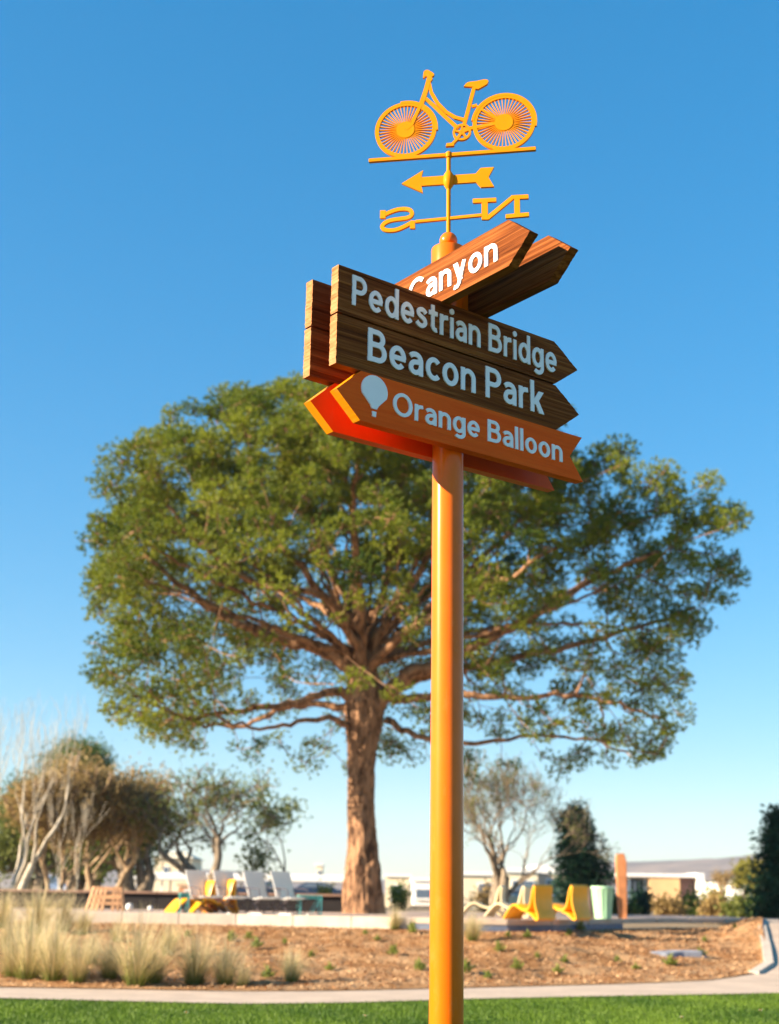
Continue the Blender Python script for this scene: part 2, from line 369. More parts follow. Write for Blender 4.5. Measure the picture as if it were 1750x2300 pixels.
# terrace with kerb blocks along its front edge
xt = list(np.linspace(-22, 8.75, 70))
o = link('terrace', strip_mesh('terrace', lambda x: interp(_yt, x)+.16, lambda x: 36.5, 6, lambda x, y: ZT, xt), M['terrace']); tag(o, kind='structure'); terrace = o
def kerb_block(x0, x1, mat, hgt, name):
    m = MB(); a0, a1 = Vector((x0+.006, interp(_yt, x0), 0)), Vector((x1-.006, interp(_yt, x1), 0)); dd = Vector((0, .165, 0))
    for z in (ZT+.012-hgt, ZT+.012):
        for p in (a0, a1, a1+dd, a0+dd): m.V.append((p.x, p.y, z))
    m.F += [(0,3,2,1),(4,5,6,7),(0,1,5,4),(1,2,6,5),(2,3,7,6),(3,0,4,7)]
    return m.build(name, mat, terrace, bevel=.012)
x = -21.5
while x < .3: kerb_block(x, x+1.16, M['concrete'], .30, 'kerb_stone'); x += 1.16
while x < 8.6:
    x1 = min(x+.9, 8.72); o = kerb_block(x, x1, M['path'], .10, 'kerb_stone'); 
    if x < 4.4:  # shadow beneath the slab lip, built as a dark blue-grey strip
        m = MB(); a0, a1 = (x+.004, interp(_yt, x)+.035, ZT-.16), (x1-.004, interp(_yt, x1)+.035, ZT-.16)
        m.bar(a0, a1, .03, .14); m.build('shadow_strip', M['slab_shadow'], terrace)
    x = x1
# kerb up the right side of the bed
kp = [p for p in _pt if p[0] >= 5.9]; kpts = [Vector((p[0], p[1], zrise(p[1])*.93)) for p in kp]
dense = []
for i in range(len(kpts)-1):
    m_ = max(1, int((kpts[i+1]-kpts[i]).length/.55))
    dense += [kpts[i].lerp(kpts[i+1], k/m_) for k in range(m_)]
dense.append(kpts[-1])
kroot = empty('bed_kerb', kpts[0]); tag(kroot, 'pale concrete kerb curving up between mulch bed and path', 'kerb')
for i in range(len(dense)-1):
    m = MB(); a, b = dense[i], dense[i+1]; g = (b-a)*.012
    m.bar(a+g-kroot.location+Vector((0, 0, -.035)), b-g-kroot.location+Vector((0, 0, -.035)), .17, .20); m.build('kerb_stone', M['concrete'], kroot, bevel=.012)

# hills on the horizon
def hill(x, y):
    az = math.degrees(math.atan2(x, y))
    e = np.interp(az, [-60, -25, -12, -7, -3, 0, 4, 6.5, 9, 12, 16, 20, 40, 70], [.55, .6, .75, .8, .55, .45, .55, 1.0, 1.25, 1.38, 1.75, 1.7, 1.5, .9])
    t = 1-abs(y-2700)/700; t = max(0, t)
    return HC-6+(math.tan(R(e))*2700+6)*smooth(t*1.15)*(1+.08*mnoise.noise((x*.004, y*.004, 0))+.05*mnoise.noise((x*.015, y*.015, 5)))
o = link('hills', gridmesh('hills', list(np.linspace(-3600, 3600, 220)), list(np.linspace(2000, 3400, 26)), hill), M['hill'], smooth=True); tag(o, kind='structure')

# ------------------------------------------------------------------ signpost
post = empty('signpost', (POST_X, POST_Y, 0))
tag(post, 'tall orange signpost carrying carved wooden arrow boards reading Pedestrian Bridge and Beacon Park', 'signpost')
PR = .06
MB().lathe([(PR, -.3), (PR, 2.38+HC)], 48).build('pole', M['orange_paint'], post, smooth=True)
m = MB(); m.lathe([(.0695, 2.395+HC), (.0695, 2.499+HC), (.068, 2.506+HC), (.064, 2.5085+HC), (.0635, 2.5075+HC)], 48); m.build('pole_cap', M['orange_paint'], post, smooth=True)
m = MB(); m.lathe([(.036*math.cos(a)+.0005, 2.545+HC+.037*math.sin(a)) for a in np.linspace(-PI/2, PI/2, 18)], 32); m.build('ball_finial', M['orange_paint'], post, smooth='all')

def board(name, mat, phi, lfun, rfun, z0, H, yf, t, seed, ridge, label=None, nu=56, nv=44, tipmat=None):
    """plank: outline lfun(v)..rfun(v), camera-side face at local y = yf, thickness t; raised grain ridges"""
    V = []; Fc = []
    def rd(u, v, side):
        z = v*H
        g = mnoise.noise((u*.55+seed, (z+.004*math.sin(u*3+seed))*95, side*7+seed))
        g2 = mnoise.noise((u*1.7, z*210, seed*3+side))
        edge = min(v, 1-v)*nv
        return ridge*(g*.75+g2*.35)*(1 if edge > .8 else .3)
    for side, y in ((0, yf), (1, yf+t)):
        for j in range(nv+1):
            v = j/nv; l, r = lfun(v), rfun(v)
            jag = ridge*.9*mnoise.noise((seed+3, v*H*150, 2)) if 0 < j < nv else 0
            l += jag; r += ridge*.6*mnoise.noise((seed+8, v*H*150, 5)) if 0 < j < nv else 0
            for i in range(nu+1):
                u = l+(r-l)*i/nu
                V.append((u, y+(rd(u, v, side) if side == 0 else -rd(u, v, side)), z0+v*H))
    N = (nu+1)*(nv+1); w = nu+1
    for j in range(nv):
        for i in range(nu):
            a = j*w+i; Fc.append((a, a+1, a+w+1, a+w)); Fc.append((N+a, N+a+w, N+a+w+1, N+a+1))
    for i in range(nu):
        Fc.append((i+1, i, N+i, N+i+1)); a = nv*w+i; Fc.append((a, a+1, N+a+1, N+a))
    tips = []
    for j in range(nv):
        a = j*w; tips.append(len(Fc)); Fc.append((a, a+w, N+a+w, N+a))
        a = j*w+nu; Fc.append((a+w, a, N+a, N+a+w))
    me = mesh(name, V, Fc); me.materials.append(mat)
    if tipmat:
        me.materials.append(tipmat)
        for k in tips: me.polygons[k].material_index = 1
    o = link(name, me, None, post); o.rotation_euler = (0, 0, phi)
    if label: o['label'] = label
    return o
PHI1, PHI2 = .6658, -.9353
const = lambda c: (lambda v: c)
arrow_r = lambda a, b: (lambda v: a+(b-a)*(1-abs(2*v-1)))
TH = .0417; OFF = .1025; OFF2 = .1214
zA = 2.0227+HC; zB = 1.8221+HC; zE = 1.6304+HC; HE = .1905; zG = 2.2065+HC
BK1 = .0608; BK2 = .0797
bA = board('sign_board', M['wood'], PHI1, const(-.6177), arrow_r(.4923, .6261), zA, .1857, -OFF, TH, 1, .0034, 'dark brown arrow board reading Pedestrian Bridge', tipmat=M['board_end'])
bB = board('sign_board', M['wood'], PHI1, const(-.6185), arrow_r(.4935, .629), zB, .1926, -OFF, TH, 5, .0034, 'dark brown arrow board reading Beacon Park', tipmat=M['board_end'])
bC = board('sign_board', M['wood'], PHI1, const(-.6177), arrow_r(.4923, .6261), zA, .1857, BK1, TH, 9, .0034, 'plain brown board behind Pedestrian Bridge board', tipmat=M['board_end'])
bD = board('sign_board', M['wood'], PHI1, const(-.6185), arrow_r(.4935, .629), zB, .1926, BK1, TH, 13, .0034, 'plain brown board behind Beacon Park board', tipmat=M['board_end'])
bE = board('sign_board', M['orange_wood'], PHI1, arrow_r(-.5046, -.6118), arrow_r(.642, .568), zE, HE, -OFF, TH, 17, .0007, 'bright orange board with notched tail reading Orange Balloon', tipmat=M['yellow_paint'])
bF = board('sign_board', M['red_orange'], PHI1, arrow_r(-.5046, -.6118), arrow_r(.642, .568), zE, HE, BK1, TH, 21, .0003, 'plain orange board behind Orange Balloon board', tipmat=M['yellow_paint'])
bG = board('sign_board', M['wood'], PHI2, const(-.60), arrow_r(.5002, .6151), zG, .1866, -OFF2, TH, 25, .0034, 'sunlit tan arrow board reading Canyon')
bH = board('sign_board', M['wood'], PHI2, const(-.60), arrow_r(.5002, .6151), zG, .1866, BK2, TH, 29, .0034, 'shaded brown arrow board behind Canyon board')
# mounting plates and bolts between pole and boards
for bb, phi, half, zz in ((bA, PHI1, BK1, zA+.09), (bB, PHI1, BK1, zB+.095), (bE, PHI1, BK1, zE+.095), (bG, PHI2, BK2, zG+.093)):
    m = MB(); m.box((0, 0, zz), (.062, 2*half-.001, .10)); o = m.build('mounting_bracket', M['orange_paint'], post, bevel=.004); o.rotation_euler = (0, 0, phi)

# sans-serif letters drawn as strokes: cap height 1, x-height .72, stroke .165
SW = .152
def arc(cx, cy, rx, ry, a0, a1, n=22): return [(cx+rx*math.cos(R(a0+(a1-a0)*i/n)), cy+ry*math.sin(R(a0+(a1-a0)*i/n))) for i in range(n+1)]
def crv(pts, k=6):
    Q = []; n = len(pts)
    for i in range(n-1):
        p0, p1, p2, p3 = pts[max(i-1, 0)], pts[i], pts[i+1], pts[min(i+2, n-1)]
        for j in range(k):
            t = j/k; Q.append(tuple(.5*(2*p1[q]+(p2[q]-p0[q])*t+(2*p0[q]-5*p1[q]+4*p2[q]-p3[q])*t*t+(3*p1[q]-p0[q]-3*p2[q]+p3[q])*t**3) for q in (0, 1)))
    return Q+[pts[-1]]
V_ = lambda x, a, b: [(x, a), (x, b)]
def dg(x0, y0, x1, y1, w=.20): return ('poly', [(x0-w/2, y0), (x0+w/2, y0), (x1+w/2, y1), (x1-w/2, y1)])
h_ = SW/2
GLY = {
 'P': (.64, [V_(.085, 0, 1), [(.05, .918), (.33, .918)]+arc(.33, .69, .225, .228, 90, -90)+[(.05, .462)]]),
 'B': (.68, [V_(.085, 0, 1), [(.05, .918), (.34, .918)]+arc(.34, .728, .19, .19, 90, -90)+[(.05, .538)], [(.05, .53), (.37, .53)]+arc(.37, .306, .222, .224, 90, -90)+[(.05, .082)]]),
 'O': (.90, [arc(.45, .5, .366, .43, 90, 450, 44)]),
 'C': (.80, [arc(.45, .5, .366, .43, 43, 317, 34)]),
 'o': (.62, [arc(.31, .36, .226, .288, 90, 450, 36)]),
 'c': (.54, [arc(.31, .36, .226, .288, 44, 316, 28)]),
 'e': (.61, [arc(.305, .36, .222, .288, 2, 318, 32), [(.10, .352), (.585, .352)]]),
 'd': (.62, [arc(.30, .36, .215, .288, 90, 450, 36), V_(.535, 0, 1.03)]),
 'g': (.62, [arc(.30, .36, .215, .288, 90, 450, 36), [(.535, .72), (.535, .06)]+arc(.32, .0, .215, .178, 0, -142, 18)]),
 'n': (.585, [V_(.083, 0, .72), arc(.292, .425, .209, .214, 175, 0, 18)+[(.501, .2), (.501, 0)]]),
 'r': (.40, [V_(.083, 0, .72), arc(.292, .415, .209, .226, 172, 82, 12)+[(.385, .648)]]),
 'i': (.17, [V_(.083, 0, .72), ('poly', arc(.083, .925, .105, .10, 0, 342, 19))]),
 'l': (.17, [V_(.083, 0, 1.03)]),
 's': (.50, [crv([(.45, .535), (.37, .615), (.25, .64), (.12, .585), (.115, .475), (.20, .405), (.31, .365), (.41, .295), (.42, .175), (.31, .09), (.20, .082), (.10, .125), (.035, .19)])]),
 't': (.42, [[(.185, .93), (.185, .25)]+arc(.325, .225, .14, .143, 180, 290, 12), [(.0, .648), (.40, .648)]]),
 'a': (.54, [crv([(.065, .555), (.14, .615), (.26, .64), (.38, .60), (.447, .49), (.455, .35), (.455, .2), (.455, 0)]), crv([(.45, .415), (.30, .405), (.155, .365), (.085, .235), (.13, .115), (.25, .075), (.37, .12), (.45, .22)])]),
 'y': (.60, [dg(.095, .72, .335, .03), [(.505+.0, .70), (.32, .10), (.255, -.09), (.19, -.165), (.09, -.172), (.035, -.16)]]),
 'k': (.57, [V_(.083, 0, 1.03), dg(.15, .255, .46, .72, .21), dg(.245, .40, .475, 0, .21)]),
}
def letters(text, parent, x0, x1, base, cap, y):
    pos = []; x = 0
    for ch in text:
        if ch == ' ': x += .30; continue
        pos.append((ch, x)); x += GLY[ch][0]+.095
    tot = x-.095; sx = (x1-x0)/tot
    for ch, px in pos:
        m = MB()
        for i, st in enumerate(GLY[ch][1]):
            d = i*.00025
            if isinstance(st, tuple): m.plate([(q[0], q[1]) for q in st[1]], -.0035-d, .004)
            else: m.strip(st, SW, -.0035-d, .004)
        m.V = [(x0+(v[0]+px)*sx, v[1]+y, base+v[2]*cap) for v in m.V]
        m.build('letter', M['letter'], parent)
YL = -OFF-.0015
letters('Pedestrian Bridge', bA, -.556, .499, 2.066+HC, .120, YL)
letters('Beacon Park', bB, -.479, .420, 1.868+HC, .130, YL)
letters('Orange Balloon', bE, -.358, .522, 1.688+HC, .0905, YL)
letters('Canyon', bG, -.100, .443, 2.2495+HC, .112, -OFF2-.0015)
# balloon emblem on the orange board
pr = [(-.444+.060*math.cos(a), 1.758+HC+.058*math.sin(a)) for a in np.linspace(R(-22), R(202), 34)]
pr += [(-.463, 1.700+HC), (-.456, 1.687+HC), (-.432, 1.687+HC), (-.425, 1.700+HC)]
MB().plate(pr, YL-.0035, YL+.004).build('balloon_emblem', M['letter'], bE)
MB().plate([(-.4535, 1.677+HC), (-.4345, 1.677+HC), (-.4365, 1.657+HC), (-.4515, 1.657+HC)], YL-.0035, YL+.004).build('balloon_basket', M['letter'], bE)

# ------------------------------------------------------------------ weathervane
vane = empty('bicycle_weathervane', (POST_X, POST_Y, 2.576+HC))
tag(vane, 'amber metal weathervane with bicycle, arrow and compass letters on the signpost', 'weathervane')
YM = M['yellow_paint']; ZV = 2.576           # vane parts are written in post heights
def vpart(mb, name, rz, parent=vane, smooth=False, bevel=0, label=None):
    mb.V = [(v[0], v[1], v[2]-ZV) for v in mb.V]
    o = mb.build(name, YM, parent, smooth=smooth, bevel=bevel)
    if parent is vane: o.rotation_euler = (0, 0, rz)
    if label: o['label'] = label
    return o
VB, VN = R(-9.5), R(-13.5)
vpart(MB().lathe([(.0088, 2.57), (.0088, 2.945)], 16), 'spindle', 0, smooth=True)
vpart(MB().lathe([(.009, 2.922), (.0135, 2.926), (.0135, 2.946), (.009, 2.951)], 16), 'spindle_collar', 0, smooth=True)
vpart(MB().lathe([(.009, 2.779), (.013, 2.786), (.021, 2.80), (.023, 2.821), (.021, 2.842), (.013, 2.856), (.009, 2.863)], 20), 'spindle_hub', 0, smooth=True)
vpart(MB().box((.012, 0, 2.936), (.694, .016, .0155)), 'base_bar', VB, bevel=.0015)
bike = vpart(MB().strip([(-.081, 3.315), (-.095, 3.255), (-.116, 3.185)], .020, -.006, .006), 'bicycle_frame', VB)
def sub(mb, name): return vpart(mb, name, 0, bike)
fork = [(-.116, 3.186), (-.135, 3.142), (-.155, 3.09), (-.180, 3.068)]
sub(MB().strip(fork, [.016, .014, .013, .012], -.0068, .0068), 'fork')
sub(MB().strip([(-.084, 3.285), (-.074, 3.236), (-.046, 3.181), (-.010, 3.137), (.026, 3.110), (.066, 3.094)], .0145, -.0055, .0055), 'frame_tube')
sub(MB().strip([(-.101, 3.213), (-.064, 3.175), (-.019, 3.122), (.040, 3.056)], .0145, -.0053, .0053), 'frame_tube')
sub(MB().strip([(.107, 3.247), (.064, 3.07)], .0155, -.0057, .0057), 'seat_tube')
sub(MB().strip([(.096, 3.155), (.118, 3.160)], .012, -.0051, .0051), 'frame_tube')
sub(MB().strip([(.055, 3.048), (.15, 3.060), (.229, 3.068)], [.016, .013, .012], -.0059, .0059), 'chain_stay')
sub(MB().strip([(.118, 3.152), (.170, 3.112), (.229, 3.068)], [.011, .010, .010], -.0061, .0061), 'seat_stay')
sub(MB().plate([(.063, 3.252), (.072, 3.264), (.082, 3.2705), (.115, 3.272), (.149, 3.2775), (.163, 3.274), (.167, 3.267), (.161, 3.254), (.142, 3.243), (.123, 3.233), (.113, 3.236), (.104, 3.246), (.081, 3.249)], -.0066, .0066), 'saddle')
sub(MB().plate([(-.109, 3.322), (-.107, 3.338), (-.099, 3.345), (-.088, 3.345), (-.070, 3.331), (-.062, 3.323), (-.064, 3.315), (-.072, 3.311), (-.069, 3.300), (-.075, 3.290), (-.088, 3.288), (-.091, 3.300), (-.088, 3.310), (-.098, 3.316), (-.105, 3.308), (-.110, 3.309)], -.0063, .0063), 'handlebar')
m = MB().ring((.055, 3.037), .029, .0385, -.0064, .0064, 40).ring((.055, 3.037), .002, .012, -.0064, .0064, 20)
for k in range(5):
    a = 2*PI*k/5+.3; m.strip([(.055+.011*math.cos(a), 3.037+.011*math.sin(a)), (.055+.031*math.cos(a), 3.037+.031*math.sin(a))], .009, -.0062, .0062)
sub(m, 'chainring')
sub(MB().strip([(.05, 3.030), (.034, 3.005), (.016, 2.986)], .011, -.0072, .0072), 'crank')
sub(MB().plate([(-.012, 2.975), (.022, 2.975), (.024, 2.989), (-.008, 2.989)], -.0078, .0078), 'pedal')
spoke_me = None
for cx_, fend in ((-.1815, (R(-5), R(100))), (.2295, (R(-12), R(172)))):
    w = vpart(MB().ring((0, 3.068), .113, .130, -.0060, .0060, 72), 'wheel', VB)
    w.location = (math.cos(VB)*cx_, math.sin(VB)*cx_, 0)
    vpart(MB().ring((0, 3.068), .0015, .038, -.0062, .0062, 40), 'hub', 0, w)
    a0, a1 = fend; aa = np.linspace(a0, a1, 30)
    vpart(MB().plate_ribbon([(.1365*math.cos(a), 3.068+.1365*math.sin(a)) for a in aa], [(.124*math.cos(a), 3.068+.124*math.sin(a)) for a in aa], -.0066, .0066), 'mudguard', 0, w)
    for k in range(44):
        if spoke_me is None:
            m = MB().strip([(.034, 0), (.117, 0)], .0036, -.0045, .0045); spoke_me = m.mesh('spoke'); spoke_me.materials.append(YM)
        s = link('spoke', spoke_me, None, w); s.location = (0, 0, 3.068-ZV); s.rotation_euler = (0, 2*PI*(k+.5)/44, 0)
arr = [(-.195, 2.818), (-.106, 2.872), (-.113, 2.842), (-.02, 2.842), (.112, 2.840), (.132, 2.864), (.187, 2.864), (.164, 2.820), (.187, 2.775), (.133, 2.776), (.112, 2.801), (-.02, 2.800), (-.112, 2.800), (-.106, 2.769)]
def arrowparts():
    m = MB(); m.plate([arr[0], arr[1], arr[2], arr[12], arr[13]], -.006, .006)
    m.plate([(-.1135, 2.841), (.112, 2.840), (.112, 2.801), (-.1135, 2.801)], -.0057, .0057)
    m.plate([arr[4], arr[5], arr[6], arr[7], arr[10]], -.006, .006); m.plate([arr[7], arr[8], arr[9], arr[10]], -.006, .006); return m
vpart(arrowparts(), 'arrow', VB)
vpart(MB().box((0, 0, 2.646), (.275, .012, .013)), 'compass_bar', VN, bevel=.0015)
sp = [(-.276, 2.686), (-.262, 2.694), (-.238, 2.703), (-.210, 2.709), (-.180, 2.708), (-.160, 2.700), (-.152, 2.686), (-.158, 2.673), (-.176, 2.666), (-.210, 2.665), (-.245, 2.662), (-.268, 2.652), (-.278, 2.637), (-.268, 2.624), (-.245, 2.617), (-.215, 2.618), (-.185, 2.628), (-.160, 2.640), (-.148, 2.646)]
sp2 = []
for i in range(len(sp)-1):
    for k in range(4):
        t_ = k/4; p0, p1, p2, p3 = sp[max(i-1, 0)], sp[i], sp[i+1], sp[min(i+2, len(sp)-1)]
        sp2.append(tuple(.5*(2*p1[q]+(p2[q]-p0[q])*t_+(2*p0[q]-5*p1[q]+4*p2[q]-p3[q])*t_**2+(3*p1[q]-p0[q]-3*p2[q]+p3[q])*t_**3) for q in (0, 1)))
sp2.append(sp[-1])
m = MB().strip(sp2, .0165, -.006, .006).plate([(-.287, 2.712), (-.264, 2.710), (-.264, 2.674), (-.287, 2.676)], -.0063, .0063).plate([(-.160, 2.650), (-.139, 2.650), (-.139, 2.614), (-.160, 2.616)], -.0063, .0063)
vpart(m, 'compass_letter', VN, label='amber letter S seen from behind')
m = MB().plate([(.101, 2.722), (.197, 2.716), (.197, 2.699), (.101, 2.703)], -.0063, .0063).plate([(.137, 2.708), (.162, 2.706), (.162, 2.622), (.137, 2.625)], -.006, .006)
m.plate([(.140, 2.625), (.165, 2.622), (.284, 2.716), (.260, 2.719)], -.0057, .0057).plate([(.258, 2.720), (.328, 2.716), (.328, 2.698), (.262, 2.703)], -.0063, .0063)
m.plate([(.270, 2.706), (.293, 2.704), (.293, 2.630), (.270, 2.630)], -.006, .006).plate([(.235, 2.637), (.329, 2.636), (.329, 2.619), (.235, 2.620)], -.0065, .0065)
vpart(m, 'compass_letter', VN, label='amber letter N seen from behind')

# ------------------------------------------------------------------ foliage helpers
def blades(P, dirs, n_each, length, width, spread, rs):
    """n_each slim blades round each point, biased along dirs"""
    m = len(P)*n_each; B = np.repeat(P, n_each, 0); D = np.repeat(dirs, n_each, 0)
    v = D+rs.normal(0, spread, (m, 3)); v /= np.linalg.norm(v, axis=1)[:, None]+1e-9
    Ln = rs.uniform(length*.6, length*1.25, m)[:, None]; s = np.cross(v, rs.normal(0, 1, (m, 3))); s /= np.linalg.norm(s, axis=1)[:, None]+1e-9
    s = s*rs.uniform(.6, 1.3, m)[:, None]*width/2
    T = B+v*Ln; Mi = B+v*Ln*.45
    return np.stack([B, Mi+s, T, Mi-s], 1)
def needles(P, dirs, n_each, length, width, spread, rs):
    """n_each tapering needles round each point"""
    m = len(P)*n_each; B = np.repeat(P, n_each, 0); D = np.repeat(dirs, n_each, 0)
    v = D+rs.normal(0, spread, (m, 3)); v /= np.linalg.norm(v, axis=1)[:, None]+1e-9
    s = np.cross(v, rs.normal(0, 1, (m, 3))); s /= np.linalg.norm(s, axis=1)[:, None]+1e-9
    s = s*rs.uniform(.6, 1.3, m)[:, None]*width
    return np.stack([B-s, B+s, B+v*rs.uniform(length*.6, length*1.25, m)[:, None]], 1)
def grow(mb, p, d, length, rad, depth, rs, tips, segs=4, spread=.6, up=.15, kids=(2, 4), taper=.6, sides=6, minr=.008, wob=.18, ratio=(.6, .85), rdec=(.55, .8)):
    pts = [p.copy()]; rr = [rad]; q = p.copy(); dd = d.normalized()
    for i in range(segs):
        dd = (dd+Vector(rs.normal(0, wob, 3))+Vector((0, 0, up*.35))).normalized(); q = q+dd*(length/segs)
        pts.append(q.copy()); rr.append(max(minr, rad*(1-(1-taper)*(i+1)/segs)))
    mb.tube(pts, rr, sides if depth > 1 else 4, cap=False)
    if depth <= 1:
        for k in range(1, len(pts)): tips.append((pts[k], dd.copy()))
    if depth == 0: return
    for k in range(rs.integers(kids[0], kids[1]+1)):
        i = rs.integers(max(1, segs//2), segs+1) if k else segs
        side = dd.cross(Vector(rs.normal(0, 1, 3)))
        side.normalize(); nd = (dd*(1-spread*.5)+side*spread*rs.uniform(.6, 1.2)+Vector((0, 0, up))).normalized()
        grow(mb, pts[i], nd, length*rs.uniform(*ratio), max(minr, rr[i]*rs.uniform(*rdec)), depth-1, rs, tips, segs, spread, up, kids, taper, sides, minr, wob, ratio, rdec)
def crown(name, tips, per, jitter, length, width, mat, parent, rs, spread=.8, droop=0, base=Vector()):
    P = np.array([t[0] for t in tips])-np.array(base); D = np.array([t[1] for t in tips]); D[:, 2] -= droop
    P = np.repeat(P, per, 0)+rs.normal(0, jitter, (len(P)*per, 3)); D = np.repeat(D, per, 0)
    V = blades(P, D, 3, length, width, spread, rs)
    ctint = np.repeat(np.clip(rs.normal(.5, .22, len(tips)), 0, 1), per*3)
    return link(name, np_mesh(name, V, 4, np.clip(ctint+rs.normal(0, .15, len(V)), 0, 1)), mat, parent)
def shift(mb, base): mb.V = [(v[0]-base[0], v[1]-base[1], v[2]-base[2]) for v in mb.V]; return mb

# ------------------------------------------------------------------ the great pine on the terrace
TY = 32.0; rs = np.random.default_rng(21)
tb = at(782, 1972, TY); tb.z = ZT
pine = empty('stone_pine_tree', tb); tag(pine, 'huge umbrella-shaped pine with spreading limbs growing through the terrace', 'tree')
mpp = pxm(TY)
prof = [(782, 1985, 58), (782, 1968, 51), (781, 1940, 47), (780, 1905, 45), (783, 1870, 43), (783, 1840, 39), (781, 1800, 35), (779, 1760, 34), (778, 1710, 33), (779, 1660, 34), (781, 1610, 38), (784, 1560, 44), (786, 1520, 48), (786, 1485, 46), (784, 1455, 38), (783, 1430, 30)]
V = []; NS = 72
for i, (px_, py_, hw) in enumerate(prof):
    c_ = at(px_, py_, TY)
    for k in range(NS):
        a = 2*PI*k/NS; base_f = max(0, 1-i/4)
        r_ = hw*.84*mpp*(1+.07*mnoise.noise((math.cos(a)*2.2, math.sin(a)*2.2, c_.z*.5))+.05*mnoise.noise((math.cos(a)*6, math.sin(a)*6, c_.z*1.2))+.10*base_f*math.cos(5*a+1))
        V.append((c_.x+r_*math.cos(a)-tb.x, c_.y+r_*math.sin(a)-tb.y, c_.z-tb.z))
# refine along the height
Vn = np.array(V).reshape(len(prof), NS, 3); tt = np.linspace(0, len(prof)-1, 230); i0 = np.minimum(tt.astype(int), len(prof)-2); f_ = (tt-i0)[:, None, None]
Vf = Vn[i0]*(1-f_)+Vn[i0+1]*f_
for j in range(len(Vf)):
    ctr = Vf[j].mean(0)
    for k in range(NS):
        a = 2*PI*k/NS; z = Vf[j, k, 2]
        zz = z+.25*mnoise.noise((a*2, z*1.5, 4)); pl_ = mnoise.noise((math.cos(a)*3.2, math.sin(a)*3.2, zz*1.3+2))
        g = pl_*.06+.085*min(abs(mnoise.noise((math.cos(a)*6.5, math.sin(a)*6.5, zz*1.9)))*3.2, .75)-.06+.03*mnoise.noise((math.cos(a)*16, math.sin(a)*16, z*7))
        Vf[j, k] += (Vf[j, k]-ctr)*g*1.6
Fc = [(j*NS+k, j*NS+(k+1) % NS, (j+1)*NS+(k+1) % NS, (j+1)*NS+k) for j in range(len(Vf)-1) for k in range(NS)]
link('trunk', mesh('trunk', Vf.reshape(-1, 3), Fc), M['pine_bark'], pine, smooth=True)
limbs_def = [   # view points, start/end radius, depth drift of the end
 ([(786, 1480), (752, 1435), (690, 1398), (600, 1378), (520, 1345), (450, 1300), (385, 1255), (310, 1190)], .30, .05, -1.6),
 ([(775, 1520), (735, 1492), (670, 1503), (590, 1522), (480, 1540), (390, 1545), (290, 1500)], .17, .035, -2.2),
 ([(772, 1548), (730, 1527), (680, 1520), (610, 1528), (530, 1565), (440, 1560), (360, 1585)], .14, .03, 1.2),
 ([(770, 1570), (715, 1548), (640, 1558), (560, 1570), (470, 1545)], .11, .03, -3.2),
 ([(783, 1450), (765, 1380), (722, 1320), (650, 1225), (580, 1150), (500, 1060)], .22, .04, -2.4),
 ([(783, 1445), (772, 1380), (745, 1300), (700, 1190), (660, 1080), (620, 970)], .19, .04, 1.6),
 ([(784, 1440), (778, 1370), (772, 1280), (768, 1180), (752, 1060), (740, 930)], .22, .05, -.8),
 ([(786, 1440), (800, 1360), (825, 1270), (850, 1160), (860, 1030), (880, 920)], .20, .04, 1.8),
 ([(788, 1440), (815, 1370), (860, 1300), (915, 1215), (980, 1120), (1060, 1030)], .22, .04, -1.6),
 ([(792, 1450), (840, 1390), (910, 1330), (1010, 1230), (1120, 1130), (1220, 1060)], .20, .04, 1.2),
 ([(800, 1530), (840, 1490), (890, 1450), (960, 1425), (1060, 1375), (1180, 1310), (1300, 1240), (1420, 1190)], .33, .05, -1.2),
 ([(838, 1495), (900, 1465), (1000, 1440), (1120, 1415), (1250, 1390), (1380, 1350), (1500, 1310)], .19, .04, 1.4),
 ([(845, 1510), (905, 1500), (1000, 1495), (1110, 1505), (1220, 1500), (1340, 1520), (1440, 1560)], .15, .03, -1.8),
 ([(830, 1550), (880, 1578), (940, 1592), (1040, 1605), (1120, 1590), (1240, 1590), (1350, 1620)], .11, .03, .8),
 ([(786, 1470), (775, 1400), (740, 1340), (690, 1280), (560, 1260), (440, 1180), (360, 1090)], .18, .04, -4.5),
 ([(790, 1460), (830, 1400), (900, 1350), (1000, 1290), (1100, 1240), (1200, 1180)], .18, .04, -4.8),
 ([(786, 1460), (770, 1390), (720, 1330), (640, 1280), (520, 1220), (440, 1150)], .18, .04, 4.8),
 ([(790, 1450), (820, 1380), (890, 1310), (1000, 1240), (1120, 1190)], .18, .04, 4.5),
 ([(786, 1450), (780, 1350), (770, 1230), (760, 1100), (770, 980)], .16, .04, -4.2),
]
for k in range(22):          # thinner limbs fanning up through the crown
    a_ = R(14+k*152/21+rs.normal(0, 4)); L1 = rs.uniform(330, 470)*(1 if a_ > R(30) and a_ < R(150) else 1.35); bend = rs.normal(0, .14)
    st = (785+rs.normal(0, 8), 1425+rs.normal(0, 18)); pp = [st]
    for j in range(1, 6):
        f = j/5; an = a_+bend*(f-.5); pp.append((st[0]+math.cos(an)*L1*f, st[1]-math.sin(an)*L1*f*(1-.10*f)))
    limbs_def.append((pp, rs.uniform(.07, .12), .022, rs.uniform(-4.5, 4.5)))
nodes = []; limb_mb = []
